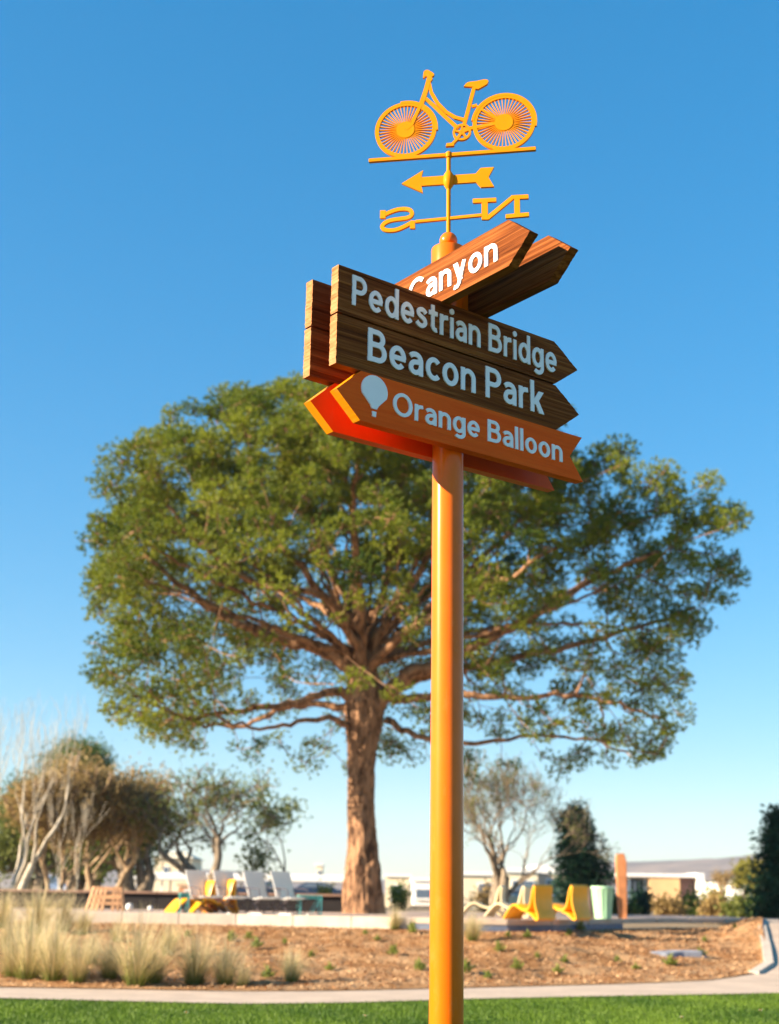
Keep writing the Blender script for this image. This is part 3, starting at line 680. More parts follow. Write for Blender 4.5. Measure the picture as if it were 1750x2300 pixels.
for pts, r0, r1, dep in limbs_def:
    W = []
    for i, (a, b) in enumerate(pts):
        f = i/(len(pts)-1); p = at(a, b, TY+dep*f**1.3); W.append(p)
    # Catmull-Rom refine with a little wobble
    Q = []
    for i in range(len(W)-1):
        p0, p1, p2, p3 = W[max(i-1, 0)], W[i], W[i+1], W[min(i+2, len(W)-1)]
        for k in range(5):
            t_ = k/5; q = .5*(2*p1+(p2-p0)*t_+(2*p0-5*p1+4*p2-p3)*t_**2+(3*p1-p0-3*p2+p3)*t_**3)
            if i or k > 1: q = q+Vector(rs.normal(0, .035, 3))
            Q.append(q)
    Q.append(W[-1]); rad = [(r0+(r1-r0)*(i/(len(Q)-1))**.7)*.86 for i in range(len(Q))]
    limb_mb.append((Q, rad))
    for i in range(3, len(Q)): nodes.append((Q[i], rad[i]))
FK = at(785, 1440, TY)
# crown radius by elevation on the left and on the right side, metres
def prof_side(outline, sgn):
    E = []
    for a, b in outline:
        p = at(a, b, TY); E.append((math.atan2(p.z-FK.z, sgn*(p.x-FK.x)), math.hypot(p.x-FK.x, p.z-FK.z)))
    E.sort(); return np.array(E)
left = prof_side([(780, 838), (650, 842), (510, 852), (440, 885), (380, 922), (300, 952), (250, 1003), (215, 1055), (180, 1160), (172, 1240), (178, 1300), (196, 1380), (158, 1440), (190, 1500), (235, 1570), (300, 1612), (370, 1625), (450, 1605), (560, 1600)], -1)
right = prof_side([(780, 838), (900, 850), (1060, 860), (1200, 880), (1262, 940), (1290, 1000), (1350, 1005), (1405, 992), (1450, 1030), (1500, 1072), (1565, 1062), (1590, 1120), (1630, 1195), (1618, 1280), (1560, 1350), (1490, 1440), (1545, 1500), (1520, 1570), (1460, 1650), (1380, 1675), (1280, 1640), (1150, 1640), (1000, 1610)], 1)
def crownR(el, cosx):
    l = np.interp(el, left[:, 0], left[:, 1]); r = np.interp(el, right[:, 0], right[:, 1])
    return l*(1-cosx)/2+r*(1+cosx)/2
pads = []
tries = 0
while len(pads) < 1400 and tries < 120000:
    tries += 1
    az = rs.uniform(0, 2*PI); el = math.asin(rs.uniform(math.sin(R(-20)), 1))
    cx_ = math.cos(az); Rr = crownR(el, cx_)
    if abs(math.sin(az)) > .5: Rr = min(Rr, 7.4)
    f = 1-abs(rs.normal(0, .11 if rs.uniform() < .72 else .32)); 
    if f < .35: continue
    if el < R(-3) and f < .55: continue
    if el < R(-3) and rs.uniform() < (.05 if cx_ < 0 else .22): continue
    if el < R(12) and rs.uniform() < (.05 if cx_ < 0 else .05): continue
    if math.sin(az) < -.2 and el < R(34) and abs(cx_) < .88 and rs.uniform() < (.80 if cx_ < 0 else .62): continue
    if math.sin(az) > .2 and el < R(22) and abs(cx_) < .88 and rs.uniform() < (.60 if cx_ < 0 else .35): continue
    p = FK+Vector((math.cos(el)*cx_, math.cos(el)*math.sin(az), math.sin(el)))*(Rr*f*(1-.018*max(0, cx_))-.34)
    sz = rs.choice([.22, .32, .32, .42, .56])*rs.uniform(.85, 1.2)*(1 if el > R(5) else .8)
    if any((p-q[0]).length < .50*(sz+q[1]) for q in pads): continue
    pads.append((p, sz, (p-FK).normalized()))
pads.sort(key=lambda q: (q[0]-FK).length)
branch_mb = MB(); tP = []; tD = []; tT = []
for p, sz, dr in pads:
    dp = (p-FK).length
    best = None
    for q, r in nodes:
        dq = (q-FK).length
        if dq > dp-.15: continue
        c = (q-p).length+.25*dq*0
        out = (p-q).normalized().dot(dr)
        c *= (1.5-.5*out)
        if best is None or c < best[0]: best = (c, q, r)
    if best is None: best = (0, FK, .1)
    q, r = best[1], best[2]; Lb = (p-q).length
    mid = q.lerp(p, .5)+Vector((0, 0, -.10*Lb))+Vector(rs.normal(0, .06*Lb, 3))
    ns = max(3, int(Lb/.35)); r0 = min(r*.8, .025+.016*Lb); pts = []; rad = []
    for k in range(ns+1):
        t_ = k/ns; pt = q*(1-t_)**2+mid*2*t_*(1-t_)+p*t_**2+Vector(rs.normal(0, .025, 3)); pts.append(pt); rad.append(r0+(.012-r0)*t_)
        if k > 0: nodes.append((pt, rad[-1]))
    branch_mb.tube(pts, rad, 5, cap=False)
    nt = int(86*(sz/.45)**1.8*(1.5 if (p.z-FK.z) > 2.6 else (1.0 if (p.z-FK.z) > .6 else .75))); pt_ = np.clip(rs.normal(.5, .13)+.25*mnoise.noise((p.x*.45, p.y*.45, p.z*.45)), .08, .95)
    for k in range(nt):
        v = Vector(rs.normal(0, 1, 3)); v.normalize(); rr_ = sz*rs.uniform(.08, 1.12)**.55
        o_ = Vector((v.x*rr_, v.y*rr_, v.z*rr_*.72)); tp = p+o_
        tP.append(tp); dv = (o_*(1/sz)+dr*.35+Vector((0, 0, .45))).normalized(); tD.append(dv); tT.append(pt_)
        if k % 13 == 0: branch_mb.tube([p+o_*.05, p+o_*.6+Vector((0, 0, -.03)), tp], [.012, .008, .004], 3, cap=False)
for Q, rad in limb_mb:
    m = MB().tube(Q, rad, 10, cap=False); shift(m, tb).build('limb', M['pine_bark'], pine, smooth='all')
shift(branch_mb, tb).build('branches', M['pine_bark'], pine)
P = np.array(tP)-np.array(tb); D = np.array(tD); NB = 12
V = needles(P, D, NB, .105, .0118, .6, rs)
tn = np.clip(np.repeat(np.array(tT)+rs.normal(0, .10, len(tT)), NB)+rs.normal(0, .08, len(V)), 0, 1)
link('crown', np_mesh('crown', V, 3, tn), M['pine_leaf'], pine)
print('pine', len(pads), len(tP), len(V))

# ------------------------------------------------------------------ the other trees
def gz(Y): return -.03+.42*smooth((Y-22)/9)
def tree(name, label, xd, Y, h, trunk_r, bark, leaf, seed, lean=(0, 0, 1), depth=4, trunk_len=.28, spread=.6, up=.2, kids=(2, 4), per=3, jit=.25, ll=.16, lw=.09, forks=None, ratio=(.6, .85), wob=.16, group=None, wpx=None, minr=.012, rdec=(.55, .8), keep=1.0):
    rs = np.random.default_rng(seed); b = at(xd, 1930, Y); b.z = gz(Y)
    root = empty(name, b); tag(root, label, 'tree', group)
    mb = MB(); tips = []
    L0 = h*trunk_len
    fk = forks or [lean]
    for f in fk:
        grow(mb, Vector((0, 0, -.1)), Vector(f), L0, trunk_r, depth, rs, tips, 4, spread, up, kids, .7, 8, minr, wob, ratio, rdec)
    top = max(t[0].z for t in tips); s = h/top
    sw = s
    if wpx:
        xx = np.percentile([t[0].x for t in tips], [2, 98]); sw = wpx*pxm(Y)/(xx[1]-xx[0])
    mb.V = [(v[0]*sw, v[1]*sw, v[2]*s) for v in mb.V]; tips = [(Vector((t[0].x*sw, t[0].y*sw, t[0].z*s)), t[1]) for t in tips]
    mb.build('trunk', bark, root, smooth='all')
    tips = [t for t in tips if rs.uniform() < keep]
    if leaf: crown('crown', tips, per, jit, ll, lw, leaf, root, rs)
    return root
def height_at(xd, yd, Y): return at(xd, yd, Y).z-gz(Y)
# bare sycamores at the left
tree('sycamore_tree', 'bare pale-barked sycamore with forked white trunk behind the dark wall', 12, 40, height_at(40, 1480, 40), .15, M['white_bark'], None, 5, depth=5, trunk_len=.24, spread=.34, up=.42, kids=(2, 3), forks=[(-.3, 0, 1), (.30, .1, 1), (.62, -.1, .8)], ratio=(.68, .9), wpx=185, minr=.004, rdec=(.38, .62))
tree('sycamore_tree', 'thin bare sycamore with white upright stems before the brown winter trees', 150, 47, height_at(170, 1660, 47), .045, M['white_bark'], None, 15, depth=4, trunk_len=.3, spread=.36, up=.45, kids=(2, 3), forks=[(-.15, 0, 1), (.25, 0, 1)], ratio=(.7, .9), wpx=110, minr=.004, rdec=(.4, .65))
# brown winter trees
tree('winter_tree', 'bushy tree with dry brown-olive leaves beside the bare sycamore', 120, 52, height_at(110, 1640, 52), .05, M['tan_bark'], M['brown_leaf'], 33, depth=5, trunk_len=.18, spread=.5, up=.34, kids=(2, 4), per=5, jit=.34, ll=.15, lw=.05, forks=[(-.4, 0, 1), (.45, 0, 1), (0, .3, 1)], wpx=175, keep=.55)
tree('winter_tree', 'tall tree with dry tan twigs and leaves behind slatted timber chair', 215, 54, height_at(215, 1632, 54), .05, M['tan_bark'], M['brown_leaf'], 34, depth=5, trunk_len=.18, spread=.5, up=.34, kids=(2, 4), per=5, jit=.34, ll=.15, lw=.05, forks=[(-.35, 0, 1), (.4, 0, 1), (0, .3, 1)], wpx=190, keep=.55)
tree('broadleaf_tree', 'dense mid-green tree beside the cream gabled house', 285, 58, height_at(290, 1690, 58), .2, M['grey_bark'], M['mid_leaf'], 35, depth=5, trunk_len=.14, spread=.7, kids=(2, 4), per=6, jit=.42, ll=.18, lw=.08, forks=[(-.3, 0, 1), (.5, 0, .9)], wpx=130, keep=.6)
tree('broadleaf_tree', 'low olive-green bushy tree behind the parked silver car', 85, 62, height_at(70, 1745, 62), .2, M['grey_bark'], M['olive_leaf'], 36, depth=5, trunk_len=.14, spread=.7, kids=(2, 4), per=6, jit=.42, ll=.18, lw=.08, forks=[(-.4, 0, 1), (.4, 0, 1)], wpx=150)
tree('broadleaf_tree', 'dark olive bushy tree standing between the two brown winter trees', 180, 66, height_at(180, 1720, 66), .2, M['grey_bark'], M['olive_leaf'], 37, depth=5, trunk_len=.14, spread=.7, kids=(2, 4), per=6, jit=.45, ll=.2, lw=.09, forks=[(-.4, 0, 1), (.4, 0, 1)], wpx=190)
# rounded pine behind them
tree('umbrella_pine_tree', 'rounded green pine crown rising above the brown winter trees', 162, 75, height_at(160, 1635, 75), .3, M['pine_bark'], M['mid_leaf'], 40, depth=4, trunk_len=.55, spread=.8, up=.12, kids=(4, 5), per=14, jit=.5, ll=.22, lw=.05, ratio=(.38, .52), wpx=140)
# oak with forked trunk
tree('oak_tree', 'olive-green oak with forked dark trunk behind white chairs', 478, 52, height_at(490, 1645, 52), .21, M['grey_bark'], M['olive_leaf'], 51, depth=6, trunk_len=.24, spread=.66, up=.10, kids=(2, 3), per=2, jit=.28, ll=.14, lw=.05, forks=[(-.42, 0, 1), (.34, .1, 1)], wpx=285, rdec=(.48, .66), keep=.62)
tree('slender_tree', 'slender young olive-green tree between oak and great pine trunk', 618, 56, height_at(610, 1690, 56), .07, M['grey_bark'], M['olive_leaf'], 52, depth=5, trunk_len=.3, spread=.6, up=.02, kids=(2, 3), per=2, jit=.25, ll=.17, lw=.08, ratio=(.55, .8), wpx=95)
# sparse tree behind the post
tree('sparse_tree', 'sparse grey-barked tree with thin olive leaves behind cream loungers', 1078, 48, height_at(1090, 1606, 48), .14, M['grey_bark'], M['olive_leaf'], 63, depth=7, trunk_len=.19, spread=.50, up=.16, kids=(2, 3), per=1, jit=.10, ll=.09, lw=.022, forks=[(-.30, 0, 1), (.25, 0, 1), (.1, .2, 1)], ratio=(.68, .88), wpx=305, minr=.005, rdec=(.45, .64), keep=.38)
# conifers
def conifer(label, xd, Y, ytop, width_px, seed, lean=0):
    rs = np.random.default_rng(seed); b = at(xd, 1930, Y); b.z = gz(Y); h = height_at(xd, ytop, Y); w = width_px*pxm(Y)/2
    root = empty('conifer_tree', b); tag(root, label, 'tree')
    mb = MB().tube([(0, 0, -.1), (lean*.5, 0, h*.5), (lean, 0, h*.98)], [.16, .1, .02], 8); tips = []
    z = h*.10
    while z < h*.97:
        f = 1-z/h; rr_ = w*min(1, f**.75*1.25+.06)*rs.uniform(.75, 1.15)
        for k in range(rs.integers(6, 9)):
            a = rs.uniform(0, 2*PI); d_ = Vector((math.cos(a), math.sin(a), rs.uniform(-.15, .35))); L_ = rr_*rs.uniform(.65, 1.1)
            p0 = Vector((lean*z/h, 0, z)); p1 = p0+d_*L_; mb.tube([p0, p0.lerp(p1, .5)+Vector((0, 0, .06*L_)), p1], [.03, .02, .006], 4, cap=False)
            for q in np.linspace(.25, 1, max(3, int(L_/.16))): tips.append((p0.lerp(p1, q), d_))
        z += h*.035
    mb.build('trunk', M['dark_bark'], root)
    crown('crown', tips, 8, .17, .22, .05, M['dark_leaf'], root, rs, .7, .1)
conifer('dark green conifer leaning slightly behind the mint green bin', 1272, 50, 1738, 118, 71, -.55)
conifer('dark green conifer beside the path at the far end of the shrubs', 1700, 40, 1745, 130, 72)
tree('round_tree', 'small round olive-yellow tree beside far white houses', 1600, 95, height_at(1600, 1868, 95), .12, M['grey_bark'], M['yellow_leaf'], 81, depth=4, trunk_len=.3, spread=.7, kids=(3, 4), per=5, jit=.3, ll=.25, lw=.13, ratio=(.5, .7))
tree('winter_tree', 'bare reddish-brown tree between modern house and far white houses', 1562, 88, height_at(1562, 1880, 88), .10, M['tan_bark'], M['brown_leaf'], 82, depth=5, trunk_len=.25, spread=.5, kids=(2, 3), per=1, jit=.15, ll=.1, lw=.05)

# shrubs and dry grasses beyond the terrace on the right
def shrub(xd, Y, ytop, wpx, leaf, label, seed):
    rs = np.random.default_rng(seed); b = at(xd, 1930, Y); b.z = gz(Y); h = max(.35, height_at(xd, ytop, Y)); w = wpx*pxm(Y)/2
    root = empty('shrub', b); tag(root, label, 'shrub', 'shrubs beyond the terrace')
    mb = MB(); tips = []
    for k in range(16):
        a = rs.uniform(0, 2*PI); f = rs.uniform(.2, 1); e = Vector((math.cos(a)*w*f, math.sin(a)*w*f, h*math.sqrt(max(.1, 1-f*f*.8))*rs.uniform(.8, 1)))
        pts = [Vector((0, 0, -.05)), e*.5+Vector((0, 0, .1*h)), e]; mb.tube(pts, [.025, .015, .005], 4, cap=False)
        for q in np.linspace(.3, 1, 6): tips.append((pts[0].lerp(pts[1], q*2) if q < .5 else pts[1].lerp(pts[2], q*2-1), e.normalized()))
    mb.build('stems', M['grey_bark'], root); crown('foliage', tips, 5, .13*h+.04, .16, .07, leaf, root, rs, .9)
for i, (x_, y_, yt_, w_, lf, lb) in enumerate([
    (1340, 50, 1925, 60, 'mid_leaf', 'low green shrub beside the timber totem'), (1385, 52, 1912, 46, 'dark_leaf', 'clipped dark green shrub in front of modern house windows'),
    (1440, 48, 1925, 60, 'brown_leaf', 'dry brown shrub in front of tan wall'), (1490, 50, 1918, 60, 'mid_leaf', 'mid green shrub in front of mauve panel'),
    (1545, 47, 1922, 56, 'brown_leaf', 'dry brown shrub below bare reddish tree'), (1532, 60, 1902, 30, 'yellow_leaf', 'yellow-green upright shrub beside white pillar of modern house'),
    (1595, 45, 1925, 60, 'olive_leaf', 'olive shrub in front of far white houses'), (1645, 43, 1938, 60, 'mid_leaf', 'bright green low shrub at foot of dark conifer'),
    (1040, 60, 1905, 70, 'brown_leaf', 'twiggy dry shrub in front of cream block'), (860, 62, 1912, 16, 'mid_leaf', 'slim upright green shrub in front of cream building'),
    (700, 60, 1918, 30, 'yellow_leaf', 'pale yellow shrub under carport end beside pine trunk')]):
    if 1330 < x_ < 1620: yt_ += 12
    shrub(x_, y_, yt_, w_, M[lf], lb, 200+i)

# ------------------------------------------------------------------ ornamental grasses on the bed
def clump_mesh(seed, h, n=300):
    rs = np.random.default_rng(seed); quads = []; al = []; tn = []
    for k in range(n):
        a = rs.uniform(0, 2*PI); out = abs(rs.normal(0, .62)); L_ = h*rs.uniform(.45, 1.1); r0 = rs.uniform(0, .13)
        d = Vector((math.cos(a), math.sin(a), 0)); s = Vector((-d.y, d.x, 0))*rs.uniform(.003, .006)
        g = rs.uniform(0, 1); P_ = []
        for j in range(5):
            t_ = j/4; P_.append(d*(r0+out*L_*(t_*.55+.45*t_*t_))+Vector((0, 0, L_*(t_-.34*min(out, 1.3)*t_*t_))))
        for j in range(4):
            w0, w1 = 1-.2*j, (1-.2*(j+1))
            quads += [P_[j]-s*w0, P_[j]+s*w0, P_[j+1]+s*w1, P_[j+1]-s*w1]; al += [j/4, j/4, (j+1)/4, (j+1)/4]; tn.append(g)
    return np_mesh('grass_clump', [tuple(q) for q in quads], 4, tn, al)
cl = [clump_mesh(300+i, 1.0, [520, 380, 600, 440][i]) for i in range(4)]
for c_ in cl: c_.materials.append(M['straw'])
near = [(82, 2098, 1.15, 'tall straw-coloured grass clump at the bed top beside the dark wall'), (143, 2094, 1.05, 'straw grass clump at the bed top near the end of the white kerb'),
 (186, 2100, .7, 'small straw grass clump just below the white kerb end'), (5, 2085, 1.0, None), (30, 2196, 1.0, None), (62, 2201, 1.05, None), (118, 2203, 1.05, None), (172, 2206, .9, None),
 (246, 2198, .85, None), (307, 2213, 1.25, 'tallest straw grass clump beside the path'), (378, 2146, .75, 'greenish grass clump halfway up the bed'), (436, 2212, 1.15, 'broad straw grass clump beside path with green base'),
 (505, 2212, .8, 'low straw grass clump at the path end of the row'), (264, 2116, .6, 'small greenish grass clump below the white kerb'), (655, 2205, .6, 'lone small straw grass tuft on bare mulch'),
 (886, 2088, .62, 'straw grass tuft at terrace edge beside the pine trunk'), (1062, 2112, .68, 'straw grass tuft at terrace edge beside the cream loungers'), (205, 2165, .8, None), (20, 2140, .9, None), (100, 2150, .9, None), (345, 2208, .8, None), (545, 2215, .5, 'very small green-based grass tuft beside path')]
for i, (sx_, sy_, s_, lb) in enumerate(near):
    p = hit_bed(sx_/1.041667, sy_/1.041667); o = link('fountain_grass', cl[i % 4]); o.location = p-Vector((0, 0, .03)); k = s_*rng.uniform(.70, .88)
    o.scale = (k*1.05, k*1.05, k); o.rotation_euler = (0, 0, rng.uniform(0, 6.28))
    tag(o, lb or 'straw-coloured fountain grass in the thick row along the path', 'grass', 'fountain grasses on the mulch bed')
# small green weeds
def weed_mesh(seed):
    rs = np.random.default_rng(seed); V = []; T = []
    P_ = rs.normal(0, .028, (40, 3)); P_[:, 2] = abs(P_[:, 2])*1.6; D_ = P_.copy(); D_[:, 2] += .06; D_ /= np.linalg.norm(D_, axis=1)[:, None]
    V = blades(P_, D_, 3, .09, .022, .5, rs); return np_mesh('weed', V, 4, rs.uniform(0, 1, len(V)))
wm = [weed_mesh(400+i) for i in range(3)]
for w_ in wm: w_.materials.append(M['weed'])
wz = [(35,175),(85,200),(225,170),(150,255),(250,320),(570,245),(605,185),(680,190),(640,315),(845,180),(945,150),(890,133),(1035,285),(1110,315),(1370,265),(1505,150),(830,290),(440,330),(1385,205),(800,330),(320,190),(520,350),(1250,300),(720,270)]
wl = [(800+a/1.768, 2000+b/1.768) for a, b in wz]+[(560, 2110), (575, 2130), (520, 2115), (700, 2150), (740, 2180), (640, 2120), (420, 2105), (600, 2200)]
for i, (a, b) in enumerate(wl):
    p = hit_bed(a/1.041667, b/1.041667); o = link('weed', wm[i % 3]); o.location = p; s_ = rng.uniform(.5, 1.0); o.scale = (s_, s_, s_*1.2); o.rotation_euler = (0, 0, rng.uniform(0, 6))
    f_ = (p.y-interp(_pt, p.x))/(interp(_yt, p.x)-interp(_pt, p.x)); zo = 'just below the terrace edge' if f_ > .66 else ('midway up the mulch' if f_ > .33 else 'near the path')
    sd = 'between grass row and pine trunk' if p.x < -.2 else ('behind the orange post' if p.x < 1.2 else ('below the yellow chairs' if p.x < 2.6 else 'around the grey slab'))
    tag(o, 'small leafy green weed '+zo+', '+sd, 'weed', 'weeds on the mulch bed')
# slate slab on the bed
p = hit_bed(1518/1.041667, 2146/1.041667)
m = MB(); pl = [(-.52, -.10), (-.30, -.17), (.05, -.14), (.40, -.16), (.56, -.04), (.44, .12), (.10, .17), (-.25, .13), (-.46, .10)]
n_ = len(pl); m.V = [(a, b*1.6, -.06) for a, b in pl]+[(a*.96, b*1.5, .07+.05*a+.015*math.sin(a*9)) for a, b in pl]; m.F = [tuple(reversed(range(n_))), tuple(range(n_, 2*n_))]+[(i, (i+1) % n_, (i+1) % n_+n_, i+n_) for i in range(n_)]
o = m.build('slate_slab', M['rock'], None, bevel=.02); o.location = p; o.rotation_euler = (0, 0, .25); tag(o, 'flat blue-grey slab of stone lying on the mulch', 'stone')
# daisies in the lawn
for a, b in ((1640, 2181), (787, 2193), (1470, 2196), (402, 2186)):
    r_ = ray(a, b); t_ = (.05-HC)/r_.z; p = Vector((r_.x*t_, r_.y*t_, 0))
    root = empty('daisy', p); tag(root, 'tiny white daisy standing in the green lawn', 'flower', 'daisies in the lawn')
    MB().tube([(0, 0, -.01), (.004, 0, .062)], .0025, 5).build('stem', M['weed'], root)
    m = MB()
    for k in range(9):
        an = 2*PI*k/9; m.add([(0.004*math.cos(an), .004*math.sin(an), .064), (.018*math.cos(an-.25), .018*math.sin(an-.25), .067), (.028*math.cos(an), .028*math.sin(an), .066), (.018*math.cos(an+.25), .018*math.sin(an+.25), .067)], [(0, 1, 2, 3)])
    m.build('petals', M['letter'], root); MB().lathe([(.004, .062), (.007, .066), (.004, .070)], 8).build('flower_centre', M['yellow_paint'], root)

# ------------------------------------------------------------------ terrace furniture
def on_terrace(xd, Y): p = at(xd, 1960, Y); p.z = ZT; return p
# dark wall along the back of the terrace
WY = 33.5; xa, xb = at(-60, 1930, WY).x, at(742, 1930, WY).x; wt = at(300, 1922, WY).z
wl_ = empty('low_wall', ((xa+xb)/2, WY, ZT)); tag(wl_, 'long low dark wall with red-brown cap along back of terrace', 'wall')
nseg = 8; dx = (xb-xa)/nseg
for i in range(nseg):
    xc = -((xb-xa)/2)+dx*(i+.5)
    MB().box((xc, 0, (wt-ZT-.05)/2), (dx-.012, .30, wt-ZT-.05)).build('wall_panel', M['darkwall'], wl_, bevel=.008)
    MB().box((xc, 0, wt-ZT-.022), (dx-.008, .46, .055)).build('wall_cap', M['wallcap'], wl_, bevel=.008)
# white mesh chairs
def white_chair(root):
    m = MB()     # facing local -y
    def ribbon(prof, w, th, name, mat):
        V = []; n = len(prof); mm = MB()
        for i, (y, z) in enumerate(prof):
            a = prof[max(0, i-1)]; b = prof[min(n-1, i+1)]; l = math.hypot(b[0]-a[0], b[1]-a[1]); ny, nz = -(b[1]-a[1])/l*th/2, (b[0]-a[0])/l*th/2
            mm.V += [(-w/2, y+ny, z+nz), (w/2, y+ny, z+nz), (w/2, y-ny, z-nz), (-w/2, y-ny, z-nz)]
        for i in range(n-1):
            for k in range(4): mm.F.append((4*i+k, 4*i+(k+1) % 4, 4*i+4+(k+1) % 4, 4*i+4+k))
        mm.F += [(3, 2, 1, 0), tuple(4*(n-1)+k for k in range(4))]
        return mm.build(name, mat, root)
    ribbon([(.17, .36), (.27, .56), (.38, .77), (.46, .93)], .50, .022, 'backrest', M['mesh_fabric'])
    ribbon([(.16, .335), (-.08, .33), (-.30, .37), (-.35, .35)], .50, .022, 'seat', M['mesh_fabric'])
    for s in (-1, 1):
        x_ = s*.235
        MB().tube([(x_, .24, .55), (x_, .10, .30), (x_, -.30, .016)], .012, 6).build('leg', M['wire'], root)
        MB().tube([(x_, -.32, .34), (x_, .02, .20), (x_, .34, .016)], .012, 6).build('leg', M['wire'], root)
        MB().tube([(x_, -.34, .014), (x_, .36, .014)], .013, 6).build('runner', M['chair_white'], root)
        MB().tube([(x_*1.08, .25, .57), (x_*1.12, .0, .56), (x_*1.12, -.25, .54), (x_*1.08, -.28, .36)], .011, 6).build('armrest', M['wire'], root)
    for yy, zz in ((-.22, .075), (.26, .075), (-.1, .16), (.1, .24)):
        MB().tube([(-.235, yy, zz), (.235, yy, zz)], .008, 6).build('cross_wire', M['wire'], root)
    for s in (-1, 1): MB().tube([(s*.235, .2, .06), (-s*.235, -.12, .28)], .007, 5).build('cross_wire', M['wire'], root)
for i, (x_, lb) in enumerate(((440, 'white sling chair standing behind the yellow loungers'), (500, 'white sling chair with a yellow lounger partly before it, second from teal cube table counting away'), (566, 'white sling chair third from the slatted timber chair'), (626, 'white sling chair beside the teal cube side table'))):
    r_ = empty('sling_chair', on_terrace(x_, 28.85), R(38)); r_.scale = (.95, .95, .92); white_chair(r_)
    tag(r_, ['white sling chair standing behind the yellow loungers', 'white sling chair overlapping the back of a yellow lounger', 'white sling chair between two other white chairs with clear wire legs', 'white sling chair beside the teal cube side table'][i], 'chair', 'white chairs in a row on the terrace')
# moulded chaises
def chaise(name, xd, Y, rz, mat, label, sc=1.0):
    root = empty(name, on_terrace(xd, Y), rz); root.scale = (sc, sc, sc); tag(root, label, 'lounge chair', 'moulded lounge chairs')
    # side profile in (x, z): foot at -x, back at +x
    top = [(-.78, .02), (-.66, .16), (-.50, .31), (-.36, .345), (-.22, .29), (-.08, .235), (.06, .235), (.16, .30), (.22, .44), (.27, .62), (.325, .76), (.37, .79)]
    def ribbon(pts, w, th, nm):
        mm = MB(); n = len(pts)
        # refine
        Q = []
        for i in range(n-1):
            p0, p1, p2, p3 = pts[max(i-1, 0)], pts[i], pts[i+1], pts[min(i+2, n-1)]
            for k in range(4):
                t_ = k/4; Q.append(tuple(.5*(2*p1[q]+(p2[q]-p0[q])*t_+(2*p0[q]-5*p1[q]+4*p2[q]-p3[q])*t_**2+(3*p1[q]-p0[q]-3*p2[q]+p3[q])*t_**3) for q in (0, 1)))
        Q.append(pts[-1]); n = len(Q)
        for i, (x, z) in enumerate(Q):
            a = Q[max(0, i-1)]; b = Q[min(n-1, i+1)]; l = math.hypot(b[0]-a[0], b[1]-a[1]); nx, nz = -(b[1]-a[1])/l*th/2, (b[0]-a[0])/l*th/2
            for yy, f in ((-w/2, .55), (-w/2+.03, 1), (w/2-.03, 1), (w/2, .55)): mm.V.append((x+nx*f, yy, z+nz*f))
            for yy, f in ((w/2, .55), (w/2-.03, 1), (-w/2+.03, 1), (-w/2, .55)): mm.V.append((x-nx*f, yy, z-nz*f))
        for i in range(n-1):
            for k in range(8): mm.F.append((8*i+k, 8*i+(k+1) % 8, 8*i+8+(k+1) % 8, 8*i+8+k))
        mm.F += [tuple(range(7, -1, -1)), tuple(8*(n-1)+k for k in range(8))]
        return mm.build(nm, mat, root, smooth=True)
    ribbon(top, .56, .055, 'seat_shell')
    ribbon([(.385, .77), (.36, .60), (.36, .42), (.40, .24), (.46, .10), (.47, .03)], .56, .05, 'back_shell')
    ribbon([(.02, .19), (.14, .16), (.26, .10), (.36, .025), (.44, .025)], .52, .05, 'base_shell')
    return root
chaise('lounge_chair', 1150, 26.75, R(-55), M['chaise_yellow'], 'yellow moulded lounge chair, the one with its raised leg rest clear of the other', .80)
chaise('lounge_chair', 1226, 27.5, R(-50), M['chaise_yellow'], 'yellow moulded lounge chair next to the brown bin', .82)
chaise('lounge_chair', 1112, 29.6, R(-30), M['chaise_cream'], 'cream moulded lounge chair standing behind a yellow one', .8)
chaise('lounge_chair', 1056, 30.4, R(-15), M['chaise_cream'], 'cream moulded lounge chair furthest from the brown bin', .8)
chaise('lounge_chair', 424, 28.95, R(38), M['chaise_yellow'], 'yellow lounge chair beside the slim teal table', .80)
chaise('lounge_chair', 466, 28.95, R(38), M['chaise_yellow'], 'yellow lounge chair set before the white sling chairs', .84)
# teal side tables
def side_table(xd, Y, w, h, label):
    root = empty('side_table', on_terrace(xd, Y), R(12)); tag(root, label, 'table')
    MB().box((0, 0, h-.012), (w, .42, .024)).build('table_top', M['teal'], root, bevel=.004)
    for a in (-1, 1):
        for b in (-1, 1): MB().bar((a*(w/2-.015), b*.195, 0), (a*(w/2-.015), b*.195, h-.025), .026).build('leg', M['teal'], root)
        MB().bar((a*(w/2-.015), -.18, .02), (a*(w/2-.015), .18, .02), .02).build('stretcher', M['teal'], root)
    for b in (-1, 1):
        MB().bar((-w/2+.03, b*.195, h-.06), (w/2-.03, b*.195, h-.06), .02).build('apron', M['teal'], root)
        MB().bar((.02, b*.195, .03), (w/2-.03, b*.195, h-.07), .016).build('brace', M['teal'], root)
side_table(667, 28.9, .46, .39, 'teal metal cube side table standing before the dark wall')
side_table(396, 28.5, .20, .40, 'slim teal metal table beside the yellow loungers')
# slatted timber chair
root = empty('timber_chair', on_terrace(228, 30.2)); tag(root, 'low flared chair of weathered orange timber slats against the dark wall', 'chair')
for k in range(8):
    f = (k-3.5)/3.5
    if k in (4,): continue
    MB().bar((f*.40, -.12, 0), (f*.30, .10, .50), .062, .03).build('slat', M['slat'], root, bevel=.004)
for zz, yy in ((.30, -.03), (.16, -.09), (.46, .045)):
    MB().bar((-.36+zz*.15, yy+.035, zz), (.36-zz*.15, yy+.035, zz), .03, .07).build('rail', M['slat'], root, bevel=.004)
MB().box((0, .18, .26), (.62, .42, .035)).build('seat', M['slat'], root, bevel=.004)
for s in (-1, 1): MB().bar((s*.3, .40, 0), (s*.28, .36, .26), .05).build('leg', M['slat'], root)
